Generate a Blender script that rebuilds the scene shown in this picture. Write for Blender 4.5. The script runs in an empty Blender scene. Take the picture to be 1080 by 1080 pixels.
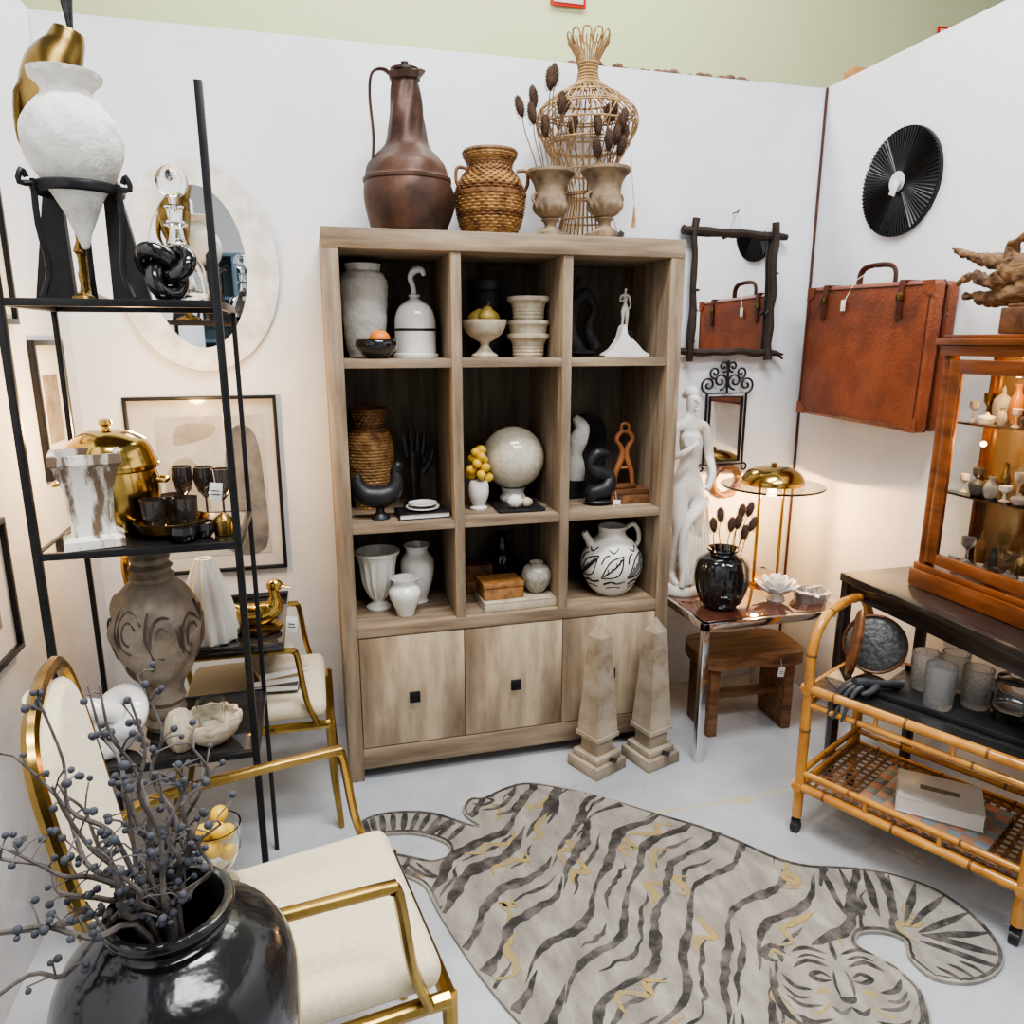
import bpy, bmesh, math, random
from mathutils import Vector, Matrix
random.seed(7)
SC=bpy.context.scene; COL=SC.collection
pi=math.pi; sin,cos=math.sin,math.cos
R=random.uniform
try: SC.view_settings.look='AgX - Medium High Contrast'
except Exception: pass
# ---------------------------------------------------------------- materials
def mat(name,c1,c2=None,scale=8,rough=.5,metal=0,bump=0,stretch=(1,1,1),detail=5,ramp=(.35,.65),trans=0,ior=1.45,coat=0,es=0,bscale=None,sheen=0,c3=None,rv=0):
    m=bpy.data.materials.new(name);m.use_nodes=True;nt=m.node_tree;N=nt.nodes;L=nt.links
    b=N['Principled BSDF'];I=b.inputs
    I['Roughness'].default_value=rough;I['Metallic'].default_value=metal;I['IOR'].default_value=ior
    I['Transmission Weight'].default_value=trans;I['Coat Weight'].default_value=coat;I['Coat Roughness'].default_value=.05
    if sheen: I['Sheen Weight'].default_value=sheen
    c2=c2 or tuple(x*.88 for x in c1)
    tc=N.new('ShaderNodeTexCoord');mp=N.new('ShaderNodeMapping');mp.inputs['Scale'].default_value=stretch
    L.new(tc.outputs['Object'],mp.inputs[0])
    nz=N.new('ShaderNodeTexNoise');nz.inputs['Scale'].default_value=scale;nz.inputs['Detail'].default_value=detail;nz.inputs['Roughness'].default_value=.6
    L.new(mp.outputs[0],nz.inputs['Vector'])
    cr=N.new('ShaderNodeValToRGB');E=cr.color_ramp.elements
    E[0].position=ramp[0];E[0].color=(*c1,1);E[1].position=ramp[1];E[1].color=(*c2,1)
    if c3:
        e=E.new((ramp[0]+ramp[1])/2+.02);e.color=(*c3,1)
    L.new(nz.outputs[0],cr.inputs[0]);L.new(cr.outputs[0],I['Base Color'])
    if es:
        L.new(cr.outputs[0],I['Emission Color']);I['Emission Strength'].default_value=es
    if rv:
        mr=N.new('ShaderNodeMapRange');mr.inputs[3].default_value=rough-rv;mr.inputs[4].default_value=rough+rv
        L.new(nz.outputs[0],mr.inputs[0]);L.new(mr.outputs[0],I['Roughness'])
    if bump:
        n2=nz
        if bscale:
            n2=N.new('ShaderNodeTexNoise');n2.inputs['Scale'].default_value=bscale;n2.inputs['Detail'].default_value=4;L.new(mp.outputs[0],n2.inputs['Vector'])
        bp=N.new('ShaderNodeBump');bp.inputs['Strength'].default_value=bump;bp.inputs['Distance'].default_value=.01
        L.new(n2.outputs[0],bp.inputs['Height']);L.new(bp.outputs[0],I['Normal'])
    return m
WALL=mat('white_paint',(.83,.835,.85),(.72,.73,.755),1.6,.7,bump=.4,bscale=12,detail=8)
WALL2=mat('pale_green_paint',(.74,.77,.45),(.69,.72,.41),1,.7)
FLOOR=mat('concrete',(.31,.325,.345),(.56,.575,.59),1.9,.3,bump=.08,bscale=60,detail=10,c3=(.44,.455,.475),rv=.14,ramp=(.3,.72))
OAKV=mat('weathered_oak_upright',(.145,.098,.060),(.41,.315,.21),3.2,.6,bump=.25,stretch=(9,9,.9),detail=8,ramp=(.3,.7),c3=(.28,.208,.138))
OAKH=mat('weathered_oak_flat',(.145,.098,.060),(.41,.315,.21),3.2,.6,bump=.25,stretch=(.9,9,9),detail=8,ramp=(.3,.7),c3=(.28,.208,.138))
OAKD=mat('pale_oak_door',(.17,.118,.075),(.58,.47,.32),2.0,.55,bump=.2,stretch=(3.5,9,.7),detail=8,ramp=(.34,.64),c3=(.36,.27,.18))
OAKB=mat('oak_back',(.095,.072,.052),(.20,.155,.115),3.2,.7,stretch=(8,8,.9),detail=8)
BLKM=mat('black_metal',(.012,.012,.013),(.02,.02,.022),20,.35,.3)
BLKG=mat('black_glaze',(.006,.006,.007),(.012,.011,.012),6,.12,coat=.8,bump=.08)
BLKU=mat('black_urn_glaze',(.005,.005,.006),(.014,.013,.013),9,.20,coat=.5,bump=.5,bscale=14,rv=.08)
BLKS=mat('black_satin',(.010,.010,.011),(.025,.025,.026),9,.42,bump=.1)
BLKT=mat('black_textured',(.016,.016,.018),(.05,.05,.05),40,.7,bump=.5)
BRASS=mat('brass',(.64,.43,.13),(.42,.27,.075),5,.17,1,rv=.06)
BRASSC=mat('antique_brass',(.52,.35,.11),(.30,.19,.06),6,.24,1,rv=.09)
BRASSD=mat('aged_brass',(.36,.24,.08),(.17,.105,.035),7,.28,1,rv=.1)
CHROME=mat('chrome',(.75,.75,.76),(.6,.6,.62),5,.1,1)
COPPER=mat('aged_copper',(.125,.060,.035),(.028,.018,.013),7,.50,.25,bump=.6,c3=(.07,.034,.022),rv=.1,bscale=9,detail=9)
IRON=mat('wrought_iron',(.025,.018,.014),(.05,.032,.022),30,.6,.2,bump=.5)
WHITE=mat('white_ceramic',(.80,.775,.72),(.70,.67,.61),6,.3,coat=.3)
WHITEG=mat('white_gloss',(.84,.82,.79),(.78,.76,.73),4,.12,coat=.6)
WHITEM=mat('white_plaster',(.84,.82,.77),(.58,.56,.51),28,.85,bump=.9,ramp=(.3,.75))
CREAMC=mat('cream_stoneware',(.60,.52,.39),(.40,.33,.24),25,.55,bump=.2)
IVORY=mat('ivory_ball',(.66,.60,.47),(.52,.46,.35),60,.18,coat=.7)
MARBLE=mat('statue_marble',(.84,.81,.76),(.68,.64,.58),9,.45)
STONE=mat('carved_stone',(.34,.245,.155),(.12,.08,.05),16,.8,bump=.7,c3=(.235,.17,.105))
OBEL=mat('sandstone',(.44,.37,.28),(.20,.16,.115),8,.6,bump=.3,c3=(.34,.28,.205))
WICK=mat('honey_wicker',(.50,.30,.125),(.15,.072,.03),26,.55,bump=.4,c3=(.35,.19,.072))
WICKD=mat('rust_wicker',(.27,.125,.05),(.08,.038,.019),30,.5,bump=.4,c3=(.175,.08,.033))
RATT=mat('pale_rattan',(.54,.35,.17),(.28,.165,.07),20,.5,bump=.2)
BAMB=mat('bamboo',(.60,.29,.055),(.36,.14,.02),7,.22,coat=.6,c3=(.50,.22,.038),stretch=(1,1,1))
BAMN=mat('bamboo_wrap',(.22,.09,.02),(.12,.05,.015),30,.4)
LEATH=mat('tan_leather',(.30,.080,.026),(.065,.020,.011),5,.42,bump=.4,bscale=90,c3=(.19,.047,.017),coat=.1,rv=.1,detail=10,ramp=(.3,.7))
LEATHD=mat('dark_leather',(.10,.028,.013),(.045,.015,.008),14,.45,bump=.2)
CREAM=mat('cream_fabric',(.74,.64,.45),(.66,.56,.38),90,.85,bump=.25,sheen=.3)
GLASS=mat('clear_glass',(.95,.97,.97),(.93,.95,.95),3,.02,trans=1,ior=1.45)
SMOKE=mat('smoked_glass',(.02,.02,.02),(.03,.027,.025),3,.04,coat=1)
MIRR=mat('mirror_silver',(.80,.81,.81),(.78,.79,.79),3,.015,1)
CAPIZ=mat('capiz_shell',(.86,.85,.82),(.60,.59,.55),16,.35,bump=.4,coat=.4)
REDW=mat('cherry_wood',(.26,.078,.020),(.11,.032,.010),4,.3,coat=.5,stretch=(6,1,6),bump=.08,c3=(.185,.055,.015))
WALN=mat('walnut',(.20,.085,.034),(.07,.03,.015),4,.4,stretch=(1,7,7),c3=(.135,.056,.024))
RUST=mat('rustic_wood',(.27,.13,.06),(.10,.045,.023),5,.5,stretch=(1,7,7),c3=(.19,.09,.04),bump=.2)
DRIFT=mat('driftwood',(.26,.145,.07),(.07,.035,.018),9,.75,bump=.8,stretch=(5,1.2,5),c3=(.165,.088,.043))
TEAS=mat('dried_teasel',(.12,.065,.038),(.04,.024,.017),40,.85,bump=.4)
STEM=mat('dried_stem',(.22,.135,.07),(.13,.08,.045),20,.8)
BARK=mat('grey_bark',(.15,.125,.11),(.055,.045,.04),40,.8,bump=.4)
BERRY=mat('dusky_berry',(.032,.034,.045),(.085,.088,.10),45,.75)
LEMON=mat('lemon_glaze',(.75,.48,.05),(.68,.40,.04),12,.35)
ORANGE=mat('orange_peel',(.85,.24,.02),(.75,.2,.02),80,.45,bump=.2)
PEAR=mat('pear_glaze',(.42,.33,.07),(.25,.14,.04),9,.45)
GREYC=mat('grey_stoneware',(.38,.325,.26),(.09,.072,.055),11,.65,bump=.7,c3=(.26,.215,.165),ramp=(.3,.68),detail=9)
PAPERW=mat('paper',(.82,.80,.76),(.75,.73,.69),10,.8)
DGREY=mat('dark_grey_ceramic',(.035,.038,.043),(.065,.068,.072),9,.45)
TAN=mat('pale_grey_mat_board',(.58,.56,.52),(.50,.48,.44),6,.3,coat=.6)
RUG_G=mat('rug_taupe_wool',(.20,.178,.15),(.47,.43,.37),11,.95,bump=.8,bscale=200,detail=10,c3=(.33,.298,.252),sheen=.3,stretch=(1.8,.7,1),ramp=(.28,.72))
RUG_K=mat('rug_charcoal_wool',(.042,.038,.036),(.20,.178,.16),22,.95,bump=.7,bscale=200,detail=9,ramp=(.42,.72))
RUG_O=mat('rug_ochre_wool',(.42,.30,.10),(.30,.245,.14),18,.95,bump=.6,bscale=220)
TAPE=mat('old_tape',(.48,.44,.26),(.55,.53,.44),5,.5)
BLUE=mat('steel_blue_shelf',(.10,.16,.22),(.07,.11,.15),4,.5)
REDS=mat('sign_red',(.7,.03,.02),(.65,.03,.02),4,.5)
WARM=mat('warm_bulb',(1,.72,.38),(1,.7,.35),2,.5,es=20)
CERW=mat('painted_pitcher',(.80,.765,.69),(.73,.69,.61),5,.35)
# ---------------------------------------------------------------- geometry
def sp(P,n=5,closed=False):
    P=[Vector(p) if len(p)==3 else Vector((p[0],p[1],0)) for p in P];out=[];k=len(P)
    rng=k if closed else k-1
    for i in range(rng):
        g=(lambda j:P[j%k]) if closed else (lambda j:P[min(max(j,0),k-1)])
        a,b,c,d=g(i-1),g(i),g(i+1),g(i+2)
        for s in range(n):
            t=s/n
            out.append(.5*((2*b)+(c-a)*t+(2*a-5*b+4*c-d)*t*t+(3*b-a-3*c+d)*t**3))
    if not closed: out.append(P[-1])
    return out
def sp2(P,n=4): return [(max(v.x,0),v.y) for v in sp(P,n)]
class G:
    def __init__(s): s.v=[];s.f=[];s.m=[]
    def add(s,vs,fs,m=0):
        o=len(s.v);s.v+=[Vector(x) for x in vs]
        for f in fs: s.f.append([i+o for i in f]);s.m.append(m)
        return s
    def lathe(s,prof,seg=36,c=(0,0,0),m=0,fn=None,sx=1,sy=1):
        vs=[];fs=[];rings=[]
        for k,(r,z) in enumerate(prof):
            if r<1e-5: rings.append([len(vs)]);vs.append((c[0],c[1],c[2]+z))
            else:
                rg=[]
                for i in range(seg):
                    a=2*pi*i/seg;rr=r if fn is None else r+fn(a,z,k)
                    rg.append(len(vs));vs.append((c[0]+rr*cos(a)*sx,c[1]+rr*sin(a)*sy,c[2]+z))
                rings.append(rg)
        for A,B in zip(rings,rings[1:]):
            if len(A)==1 and len(B)==1: continue
            for i in range(seg):
                j=(i+1)%seg
                if len(A)==1: fs.append((A[0],B[j],B[i]))
                elif len(B)==1: fs.append((A[i],A[j],B[0]))
                else: fs.append((A[i],A[j],B[j],B[i]))
        return s.add(vs,fs,m)
    def tube(s,pts,r=.005,seg=8,m=0,closed=False,n=0,flat=None):
        k0=len(pts)
        if n:
            rr=r
            if isinstance(r,(list,tuple)):
                rr=[];
                for i in range(k0-1):
                    for q in range(n): rr.append(r[i]+(r[i+1]-r[i])*q/n)
                rr.append(r[-1])
            pts=sp(pts,n,closed);r=rr
        P=[Vector(p) for p in pts];k=len(P)
        if not isinstance(r,(list,tuple)): r=[r]*k
        T=[]
        for i in range(k):
            if closed: t=P[(i+1)%k]-P[i-1]
            else: t=P[min(i+1,k-1)]-P[max(i-1,0)]
            T.append(t.normalized() if t.length>1e-9 else Vector((0,0,1)))
        u=T[0].orthogonal().normalized()
        if abs(T[0].z)<.9: u=T[0].cross(Vector((0,0,1))).normalized()
        vs=[];fs=[]
        for i in range(k):
            u=(u-T[i]*u.dot(T[i])).normalized();w=T[i].cross(u)
            for j in range(seg):
                a=2*pi*j/seg;q=flat or 1
                vs.append(P[i]+(u*cos(a)+w*sin(a)*q)*r[i])
        kk=k if closed else k-1
        for i in range(kk):
            for j in range(seg):
                a=i*seg+j;b=i*seg+(j+1)%seg;i2=(i+1)%k
                fs.append((a,b,i2*seg+(j+1)%seg,i2*seg+j))
        if not closed: fs.append(tuple(range(seg))[::-1]);fs.append(tuple((k-1)*seg+j for j in range(seg)))
        return s.add(vs,fs,m)
    def box(s,c,sz,b=.002,m=0,rot=None):
        bm=bmesh.new();bmesh.ops.create_cube(bm,size=1)
        for v in bm.verts: v.co=Vector((v.co.x*sz[0],v.co.y*sz[1],v.co.z*sz[2]))
        if b: bmesh.ops.bevel(bm,geom=bm.edges[:],offset=min(b,min(sz)*.45),segments=2 if b<.01 else 4,affect='EDGES',profile=.5)
        M=(rot.to_4x4() if rot else Matrix());bm.verts.index_update()
        vs=[(M@v.co)+Vector(c) for v in bm.verts];fs=[[v.index for v in f.verts] for f in bm.faces];bm.free()
        return s.add(vs,fs,m)
    def b2(s,x0,x1,y0,y1,z0,z1,b=.002,m=0): return s.box(((x0+x1)/2,(y0+y1)/2,(z0+z1)/2),(abs(x1-x0),abs(y1-y0),abs(z1-z0)),b,m)
    def ell(s,c,r,seg=20,rings=12,m=0,rot=None,fn=None):
        if not isinstance(r,(list,tuple)): r=(r,r,r)
        g=G();g.lathe([(sin(pi*i/rings),-cos(pi*i/rings)) if 0<i<rings else (0,-cos(pi*i/rings)) for i in range(rings+1)],seg)
        vs=[]
        for v in g.v:
            k=1+(fn(v) if fn else 0);q=Vector((v.x*r[0],v.y*r[1],v.z*r[2]))*k
            if rot: q=rot@q
            vs.append(q+Vector(c))
        return s.add(vs,g.f,m)
    def prism(s,poly,a,b,ax='z',m=0):
        n=len(poly)
        def P(p,h): return (p[0],p[1],h) if ax=='z' else ((p[0],h,p[1]) if ax=='y' else (h,p[0],p[1]))
        vs=[P(p,a) for p in poly]+[P(p,b) for p in poly]
        fs=[tuple(range(n))[::-1],tuple(range(n,2*n))]+[(i,(i+1)%n,n+(i+1)%n,n+i) for i in range(n)]
        return s.add(vs,fs,m)
    def xf(s,M,start=0):
        for i in range(start,len(s.v)): s.v[i]=M@s.v[i]
        return s
def obj(g,name,mats,parent=None,loc=(0,0,0),rot=(0,0,0),ang=38,label=None):
    me=bpy.data.meshes.new(name);me.from_pydata([tuple(v) for v in g.v],[],g.f)
    if not isinstance(mats,(list,tuple)): mats=[mats]
    for q in mats: me.materials.append(q)
    me.polygons.foreach_set('material_index',g.m)
    bm=bmesh.new();bm.from_mesh(me);bmesh.ops.recalc_face_normals(bm,faces=bm.faces[:]);bm.to_mesh(me);bm.free()
    me.polygons.foreach_set('use_smooth',[True]*len(me.polygons));me.set_sharp_from_angle(angle=math.radians(ang))
    o=bpy.data.objects.new(name,me);COL.objects.link(o);o.location=loc;o.rotation_euler=rot
    if parent: o.parent=parent
    if label:o['label']=label
    return o
def thing(name,label,cat,loc,rz=0,group=None,rot=None):
    o=bpy.data.objects.new(name,None);o.empty_display_size=.05;COL.objects.link(o);o.location=loc;o.rotation_euler=rot or (0,0,rz)
    o['label']=label;o['category']=cat
    if group:o['group']=group
    return o
def solo(g,name,label,cat,mats,loc,rz=0,group=None,rot=None,ang=38):
    o=obj(g,name,mats,None,loc,rot or (0,0,rz),ang);o['label']=label;o['category']=cat
    if group:o['group']=group
    return o
def struct(g,name,m):
    o=obj(g,name,m);o['kind']='structure';return o
def tag(parent,p,w=.028,h=.042,face=0):
    g=G();g.tube([(p[0],p[1],p[2]),(p[0]+.003,p[1]-.003,p[2]-.03)],.0008,5)
    r=Matrix.Rotation(face,3,'Z')@Matrix.Rotation(.12,3,'Y')
    g.box((p[0]+.003,p[1]-.004,p[2]-.03-h/2),(w,.001,h),.0003,0,r)
    g.box((p[0]+.003,p[1]-.0052,p[2]-.03-h*.45),(w*.6,.0006,.002),0,1,r)
    g.box((p[0]+.003,p[1]-.0052,p[2]-.03-h*.65),(w*.7,.0006,.002),0,1,r)
    obj(g,'price_tag',[PAPERW,BLKS],parent,label='white paper price tag on string')
def skin(name,V,E,Rd,mt,parent=None,loc=(0,0,0),rz=0,sub=2,root=0,scale=1):
    me=bpy.data.meshes.new(name);me.from_pydata([tuple(Vector(v)*scale) for v in V],E,[]);me.materials.append(mt)
    o=bpy.data.objects.new(name,me);COL.objects.link(o);o.location=loc;o.rotation_euler=(0,0,rz)
    sk=o.modifiers.new('Skin','SKIN');sk.use_smooth_shade=True
    for i,d in enumerate(me.skin_vertices[0].data):
        r=Rd[i] if isinstance(Rd[i],(tuple,list)) else (Rd[i],Rd[i]);d.radius=(r[0]*scale,r[1]*scale);d.use_root=(i==root)
    ss=o.modifiers.new('Sub','SUBSURF');ss.levels=sub;ss.render_levels=sub
    if parent:o.parent=parent
    return o
# ---------------------------------------------------------------- room
W=2.794;HW=2.495
struct(G().b2(-4,7,-7,1.6,-.1,0,0),'floor',FLOOR)
struct(G().b2(-.1,2.80,0,.06,0,HW,.003),'wall_back',WALL)
struct(G().b2(-.1,0,-3.3,-.002,0,HW,.003),'wall_left',WALL)
struct(G().b2(W+.012,W+.1,-3.6,.05,0,HW+.003,.003),'wall_right',WALL)
struct(G().b2(W+.004,W+.011,-.010,-.001,0,HW,.001),'trim_1',LEATHD)
struct(G().b2(-4,7,1.5,1.6,0,5.2,0),'wall_building',WALL2)
struct(G().b2(-4,7,-6.6,-6.5,0,5.2,0),'wall_front',WALL)
g=G();g.b2(1.66,2.40,-.855,-.843,0,.0008,0);g.b2(2.05,2.13,-.875,-.855,0,.0008,0);solo(g,'floor_tape','faded strip of yellowed tape residue on concrete','tape',TAPE,(0,0,0))
for x,z,w in((2.22,3.285,.2),(4.75,3.12,.22)):
    t=thing('wall_sign','white sign with red border high on green wall','sign',(x,1.49,z))
    obj(G().b2(-w/2,w/2,-.008,.0,0,.3,.001),'sign_border',REDS,t);obj(G().b2(-w/2+.015,w/2-.015,-.012,-.008,.015,.285,.001),'sign_face',PAPERW,t)
solo(G().b2(-.05,.05,-.03,.03,0,.035,.004),'wood_block','small raw wood block on top of partition','wood block',mat('raw_pine',(.48,.22,.07),(.38,.16,.05),6,.6),(2.87,-.1,HW+.004))
g=G()
for i in range(26):
    x=1.72+i*.03+R(-.01,.01);s=R(.008,.02);g.ell((x,R(.015,.045),s*.5),(s*1.3,s,s*.7),8,6)
o=solo(g,'stone_rubble','brown stone chips lying along partition top','rubble',mat('rubble',(.25,.13,.08),(.12,.07,.05),30,.9),(0,0,HW));o['kind']='stuff'
# ---------------------------------------------------------------- bookcase
BX,BY=1.409,-.215
t=thing('bookcase','weathered grey-brown oak bookcase with cubbies and cupboard doors','bookcase',(BX,BY,0))
for x0,x1 in((-.597,-.547),(.547,.597)): obj(G().b2(x0,x1,-.205,.205,0,1.79,.003),'side_panel',OAKV,t)
obj(G().b2(-.597,.597,-.207,.207,1.79,1.85,.003),'top_panel',OAKH,t)
obj(G().b2(-.547,.547,.19,.2,.06,1.79,0),'back_panel',OAKB,t)
for x0,x1 in((-.207,-.174),(.166,.199)): obj(G().b2(x0,x1,-.2,.19,.577,1.79,.002),'partition',OAKV,t)
for z0,z1 in((1.434,1.462),(.899,.927)):
    for x0,x1 in((-.547,-.207),(-.174,.166),(.199,.547)): obj(G().b2(x0,x1,-.198,.19,z0,z1,.002),'shelf',OAKH,t)
obj(G().b2(-.547,.547,-.204,.19,.537,.577,.002),'shelf',OAKH,t)
obj(G().b2(-.547,.547,-.204,.19,.045,.122,.002),'bottom_rail',OAKH,t)
for i,(x0,x1) in enumerate(((-.545,-.183),(-.181,.181),(.183,.545))):
    c=(x0+x1)/2;hw=(x1-x0)/2
    d=obj(G().b2(-hw,hw,-.203,-.183,.126,.533,.002),'door',OAKD,t,(c,0,0))
    k=G();k.b2(-.019,.019,-.232,-.222,.292,.332,.003);k.b2(-.008,.008,-.224,-.2,.304,.32,0);obj(k,'knob',BLKM,d,label='square black metal knob')
TZ=1.851
t=thing('copper_jug','antique dark copper jug with tapering neck and strap handle','jug',(1.105,-.2,TZ))
def dent(a,z,k): return .0035*sin(3*a+z*22)+.0022*sin(7*a-z*35)
obj(G().lathe(sp2([(0,0),(.105,0),(.128,.035),(.147,.10),(.148,.14),(.141,.168)],4)+[(.144,.170),(.144,.180),(.138,.182)]+sp2([(.136,.184),(.124,.222),(.10,.252),(.076,.278),(.064,.31),(.055,.37),(.047,.43),(.041,.472)],4)+[(.048,.476),(.051,.495),(.044,.5),(.036,.49),(.03,.45)],48,fn=dent),'body',COPPER,t)
obj(G().lathe([(.001,.532),(.012,.529),(.012,.519),(.02,.515),(.047,.508),(.048,.499),(.0,.499)],24),'lid',COPPER,t)
obj(G().prism([(.03,.47),(.065,.505),(.05,.510),(.03,.507)],-.016,.016,'y'),'spout',COPPER,t)
obj(G().tube([(-.04,.0,.485),(-.07,-.01,.50),(-.105,-.015,.485),(-.115,-.015,.42),(-.108,-.015,.30),(-.118,-.015,.21),(-.136,-.01,.165)],.0115,8,n=5,flat=.4),'handle',COPPER,t)
def weave(prof,rows,st,amp=.003,n=6,alt=None):
    P=sp2(prof,n)
    L=[0]
    for a,b in zip(P,P[1:]): L.append(L[-1]+math.hypot(a[0]-b[0],a[1]-b[1]))
    out=[]
    for k in range(rows*2+1):
        s=L[-1]*k/(rows*2);i=max(j for j in range(len(L)) if L[j]<=s+1e-12);i=min(i,len(P)-2)
        q=(s-L[i])/max(L[i+1]-L[i],1e-9);out.append((P[i][0]+(P[i+1][0]-P[i][0])*q,P[i][1]+(P[i+1][1]-P[i][1])*q))
    g=G();g.lathe(out,st*4,fn=lambda a,z,k:(amp*sin(st*a+(pi if (k//2)%2 else 0)) if k%2 else -amp*1.1)*(1 if 0<k<rows*2 else 0))
    if alt:
        for fi in range(len(g.f)):
            if fi//(st*4)//2 in alt: g.m[fi]=1
    return g
t=thing('wicker_vase','bulbous brown wicker vase with small side loops','vase',(1.381,-.2,TZ))
obj(weave([(.078,0),(.105,.05),(.119,.11),(.117,.16),(.095,.205),(.074,.225)],26,24,.0045,alt=(0,1,8,9,17,18,24,25)),'body',[WICK,WICKD],t)
obj(weave([(.074,.225),(.078,.245),(.092,.268),(.088,.278)],7,24,.0035),'neck',WICK,t)
obj(G().lathe([(0,.0),(.076,0),(.076,.01)],30),'base',WICKD,t);obj(G().lathe([(.11,.135),(.123,.14),(.123,.15),(.11,.155)],40),'band',WICKD,t)
obj(G().lathe([(.084,.272),(.094,.276),(.09,.284),(.08,.28),(.07,.2),(0,.19)],40),'rim',WICKD,t)
for s in(-1,1): obj(G().tube([(s*.085,-.03,.22),(s*.118,-.035,.22),(s*.122,-.035,.18),(s*.108,-.03,.155)],.006,8,n=4),'handle',WICKD,t)
def urn(x,y,s,lab):
    t=thing('stone_urn',lab,'urn',(x,y,TZ),.2,group='carved stone urns on the bookcase');t.scale=(s,s,s)
    obj(G().box((0,0,.011),(.1,.1,.022),.003).lathe(sp2([(.046,.022),(.036,.032),(.02,.045),(.022,.058),(.032,.066),(.028,.07)],3),30),'foot',STONE,t)
    obj(G().lathe([(0,.068)]+sp2([(.022,.07),(.047,.085),(.060,.105),(.057,.125),(.052,.15),(.056,.175),(.068,.198),(.079,.208)],4)+[(.083,.214),(.082,.224),(.072,.226),(.055,.19),(.04,.15),(0,.14)],48,fn=lambda a,z,k:.003*sin(16*a) if .075<z<.118 else 0),'bowl',STONE,t)
    for q in(-1,1): obj(G().tube([(q*.053,0,.148),(q*.066,0,.142),(q*.069,0,.128),(q*.058,0,.115)],.0055,8,n=4),'handle',STONE,t)
    return t
urn(1.573,-.27,.98,'small carved stone urn holding dried teasels');u2=urn(1.745,-.33,1.0,'carved stone urn with black tag holding teasels')
obj(G().box((.02,-.06,.0),(.018,.003,.05),.001,0,Matrix.Rotation(.5,3,'Y')).tube([(.0,-.055,.06),(.012,-.06,.02)],.001,5),'hang_tag',BLKS,u2,label='black hanging tag')
def teasel_master(h,label,group,hh=.03,hr=.012):
    t=thing('dried_teasel',label,'dried flower',(0,0,-50),group=group)
    obj(G().tube([(0,0,0),(.004,0,h*.4),(-.003,.003,h*.8),(0,0,h)],.0018,6,n=4),'stem',STEM,t)
    g=G();g.ell((0,0,h+hh*.9),(hr,hr,hh),14,12)
    for i in range(90):
        zz=-1+2*(i+.5)/90;a=i*2.4;rr=math.sqrt(max(0,1-zz*zz));n=Vector((rr*cos(a),rr*sin(a),zz));p=Vector((n.x*hr,n.y*hr,h+hh*.9+n.z*hh))
        q=p+Vector((n.x*.006,n.y*.006,n.z*.003+.003));u=n.orthogonal()*.0016;w=n.cross(u).normalized()*.0016
        g.add([p+u,p-u*.5+w,p-u*.5-w,q],[(0,1,3),(1,2,3),(2,0,3)])
    for i in range(6):
        a=i*pi/3;g.tube([(0,0,h),(cos(a)*.014,sin(a)*.014,h-.004),(cos(a)*.02,sin(a)*.02,h+.02)],[.001,.001,.0004],4)
    obj(g,'flower_head',TEAS,t);return t
def teasels(x,y,z,lst,label,group,hh=.03,hr=.012):
    for h,tx,ty in lst:
        m=teasel_master(h,label,group,hh,hr);m.location=(x+tx*.1,y+ty*.1,z);m.rotation_euler=(-ty,tx,0)
teasels(1.573,-.27,TZ+.15,[(.33,.02,.0),(.27,-.14,.05),(.24,.06,-.1),(.21,-.22,-.08),(.27,.16,.1),(.19,.24,0),(.30,-.06,-.15),(.25,-.26,.1),(.17,-.10,-.1)],'brown dried teasel standing in small stone urn','teasels in the first stone urn',.033,.014)
teasels(1.745,-.33,TZ+.155,[(.21,.03,.05),(.17,-.12,-.04),(.14,.08,-.12),(.15,.22,0),(.12,-.02,-.15),(.19,.14,-.1),(.11,.18,-.1),(.23,.10,.1),(.10,-.16,-.05)],'brown dried teasel standing in larger stone urn','teasels in the second stone urn',.032,.014)
pr=sp2([(.105,0),(.085,.08),(.068,.16),(.095,.24),(.138,.32),(.170,.38),(.165,.43),(.115,.475),(.048,.515),(.03,.555),(.04,.60),(.07,.65)],5)
t=thing('rattan_vase','tall open-weave pale rattan vase with wide shoulders','vase',(1.73,-.182,TZ))
g=G()
for i in range(34):
    a=2*pi*i/34;g.tube([(r*cos(a),r*sin(a),z) for r,z in pr],.0026,5)
for z0 in(.0,.012,.08,.16,.168,.24,.32,.328,.38,.43,.438,.475,.5,.515,.53,.54,.55,.56,.57,.58):
    i=min(range(len(pr)),key=lambda k:abs(pr[k][1]-z0));r=pr[i][0]+.002
    g.tube([(r*cos(2*pi*j/28),r*sin(2*pi*j/28),z0) for j in range(28)],.0034,5,closed=True)
for s in(1,-1):
    for i in range(14):
        a0=2*pi*i/14;pts=[]
        for r,z in pr:
            if .2<z<.5: pts.append(((r+.003)*cos(a0+s*(z-.2)*4),(r+.003)*sin(a0+s*(z-.2)*4),z))
        g.tube(pts,.0018,4)
for i in range(11):
    a0=2*pi*i/11;g.tube([(.058*cos(a0),.058*sin(a0),.63),(.072*cos(a0+.1),.072*sin(a0+.1),.665),(.073*cos(a0+.28),.073*sin(a0+.28),.672),(.072*cos(a0+.46),.072*sin(a0+.46),.665),(.058*cos(a0+.57),.058*sin(a0+.57),.63)],.003,5,n=3)
obj(g,'body',RATT,t)
obj(G().tube([(.15,-.04,.30),(.165,-.05,.12)],.0012,5).lathe([(.001,.13),(.004,.125),(.005,.10),(.009,.06)],8,c=(.165,-.05,0)),'tassel',RATT,t)
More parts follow.
